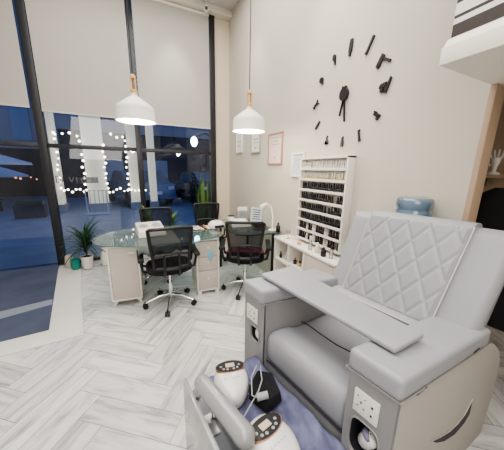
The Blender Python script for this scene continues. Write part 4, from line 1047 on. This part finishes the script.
# low railing before middle column, street lamp
t = thing('metal_barrier', 'pale metal barrier frame standing before the widest column', 'barrier', (-1.05, 9.3, -.02))
MB().tube([(-.30, 0, 0), (-.30, 0, .78), (.28, 0, .78), (.28, 0, 0)], .022, 8).build('frame', M['plate'], t, smooth=True); MB().tube([(-.34, -.15, .03), (.34, -.15, .03)], .03, 6).build('foot_bar', M['plate'], t)
mb = MB()
for k in range(4): mb.tube([(-.18+.12*k, 0, .1), (-.18+.12*k, 0, .78)], .01, 6)
mb.tube([(-.3, 0, .1), (.28, 0, .1)], .012, 6); mb.build('bars', M['steel'], t)
t = thing('street_lamp', 'street lamp with cold bright head seen through the right pane', 'lamp', (1.87, 8.0, -.02))
MB().tube([(.6, 0, 0), (.6, 0, 2.45), (.4, 0, 2.62), (.02, 0, 2.50)], .03, 8).build('pole', M['navy'], t, smooth=True)
MB().ball((0, 0, 2.35), .10, sc=(1, 1, 1.5)).build('lamp_head', M['street'], t, smooth=True)

# ------------------------------------------------------------------ light
def area(loc, rot, sx, sy, e, c, name='added_area_light'):  # area lamps added to light the room, no fixtures behind them
    l = bpy.data.lights.new(name, 'AREA'); l.shape = 'RECTANGLE'; l.size = sx; l.size_y = sy; l.energy = e; l.color = c
    o = bpy.data.objects.new(name, l); col.objects.link(o); o.location = loc; o.rotation_euler = rot; return o
area((.2, 2.3, CZ-.06), (0, 0, 0), 2.4, 3.0, 95, (1, .95, .89))
area((-.4, -.4, CZ-.06), (0, 0, 0), 2.4, 2.2, 75, (1, .95, .90))
area((-.9, -1.6, 2.5), (math.radians(68), 0, math.radians(-32)), 1.8, 1.6, 34, (1, .92, .82))  # added warm fill behind the camera, hung in mid-air
area((2.4, -.5, 1.93), (0, 0, 0), .8, .8, 5, (1, .85, .66))
def spot(loc, tgt, e, c, ang=60):
    l = bpy.data.lights.new('spot_light', 'SPOT'); l.energy = e; l.color = c; l.spot_size = math.radians(ang); l.spot_blend = .7; l.shadow_soft_size = .08
    o = bpy.data.objects.new('spot_light', l); col.objects.link(o); o.location = loc; o.rotation_euler = (Vector(tgt)-Vector(loc)).to_track_quat('-Z', 'Y').to_euler()
spot((1.25, 1.9, CZ-.1), (1.68, 1.9, 1.0), 60, (1, .88, .7), 50)
spot((1.3, 3.4, CZ-.1), (1.68, 3.4, 2.0), 40, (1, .95, .88), 45)
spot((.75, 4.0, CZ-.1), (.75, 4.4, 2.2), 40, (1, .95, .88), 50)
w = bpy.data.worlds.new('dusk'); bpy.context.scene.world = w; w.use_nodes = True; t = w.node_tree
bg = t.nodes['Background']; tc = t.nodes.new('ShaderNodeTexCoord'); sp = t.nodes.new('ShaderNodeSeparateXYZ'); r = t.nodes.new('ShaderNodeValToRGB')
t.links.new(tc.outputs['Generated'], sp.inputs[0]); t.links.new(sp.outputs['Z'], r.inputs[0]); t.links.new(r.outputs[0], bg.inputs[0])
r.color_ramp.elements[0].color = (.20, .30, .55, 1); r.color_ramp.elements[1].color = (.08, .16, .42, 1); bg.inputs[1].default_value = 1.05
vs = bpy.context.scene.view_settings; vs.view_transform = 'AgX'; vs.look = 'AgX - Medium High Contrast'; vs.exposure = .35
bpy.context.scene.cycles.max_bounces = 10; bpy.context.scene.cycles.transparent_max_bounces = 16
bpy.context.scene.cycles.use_denoising = True
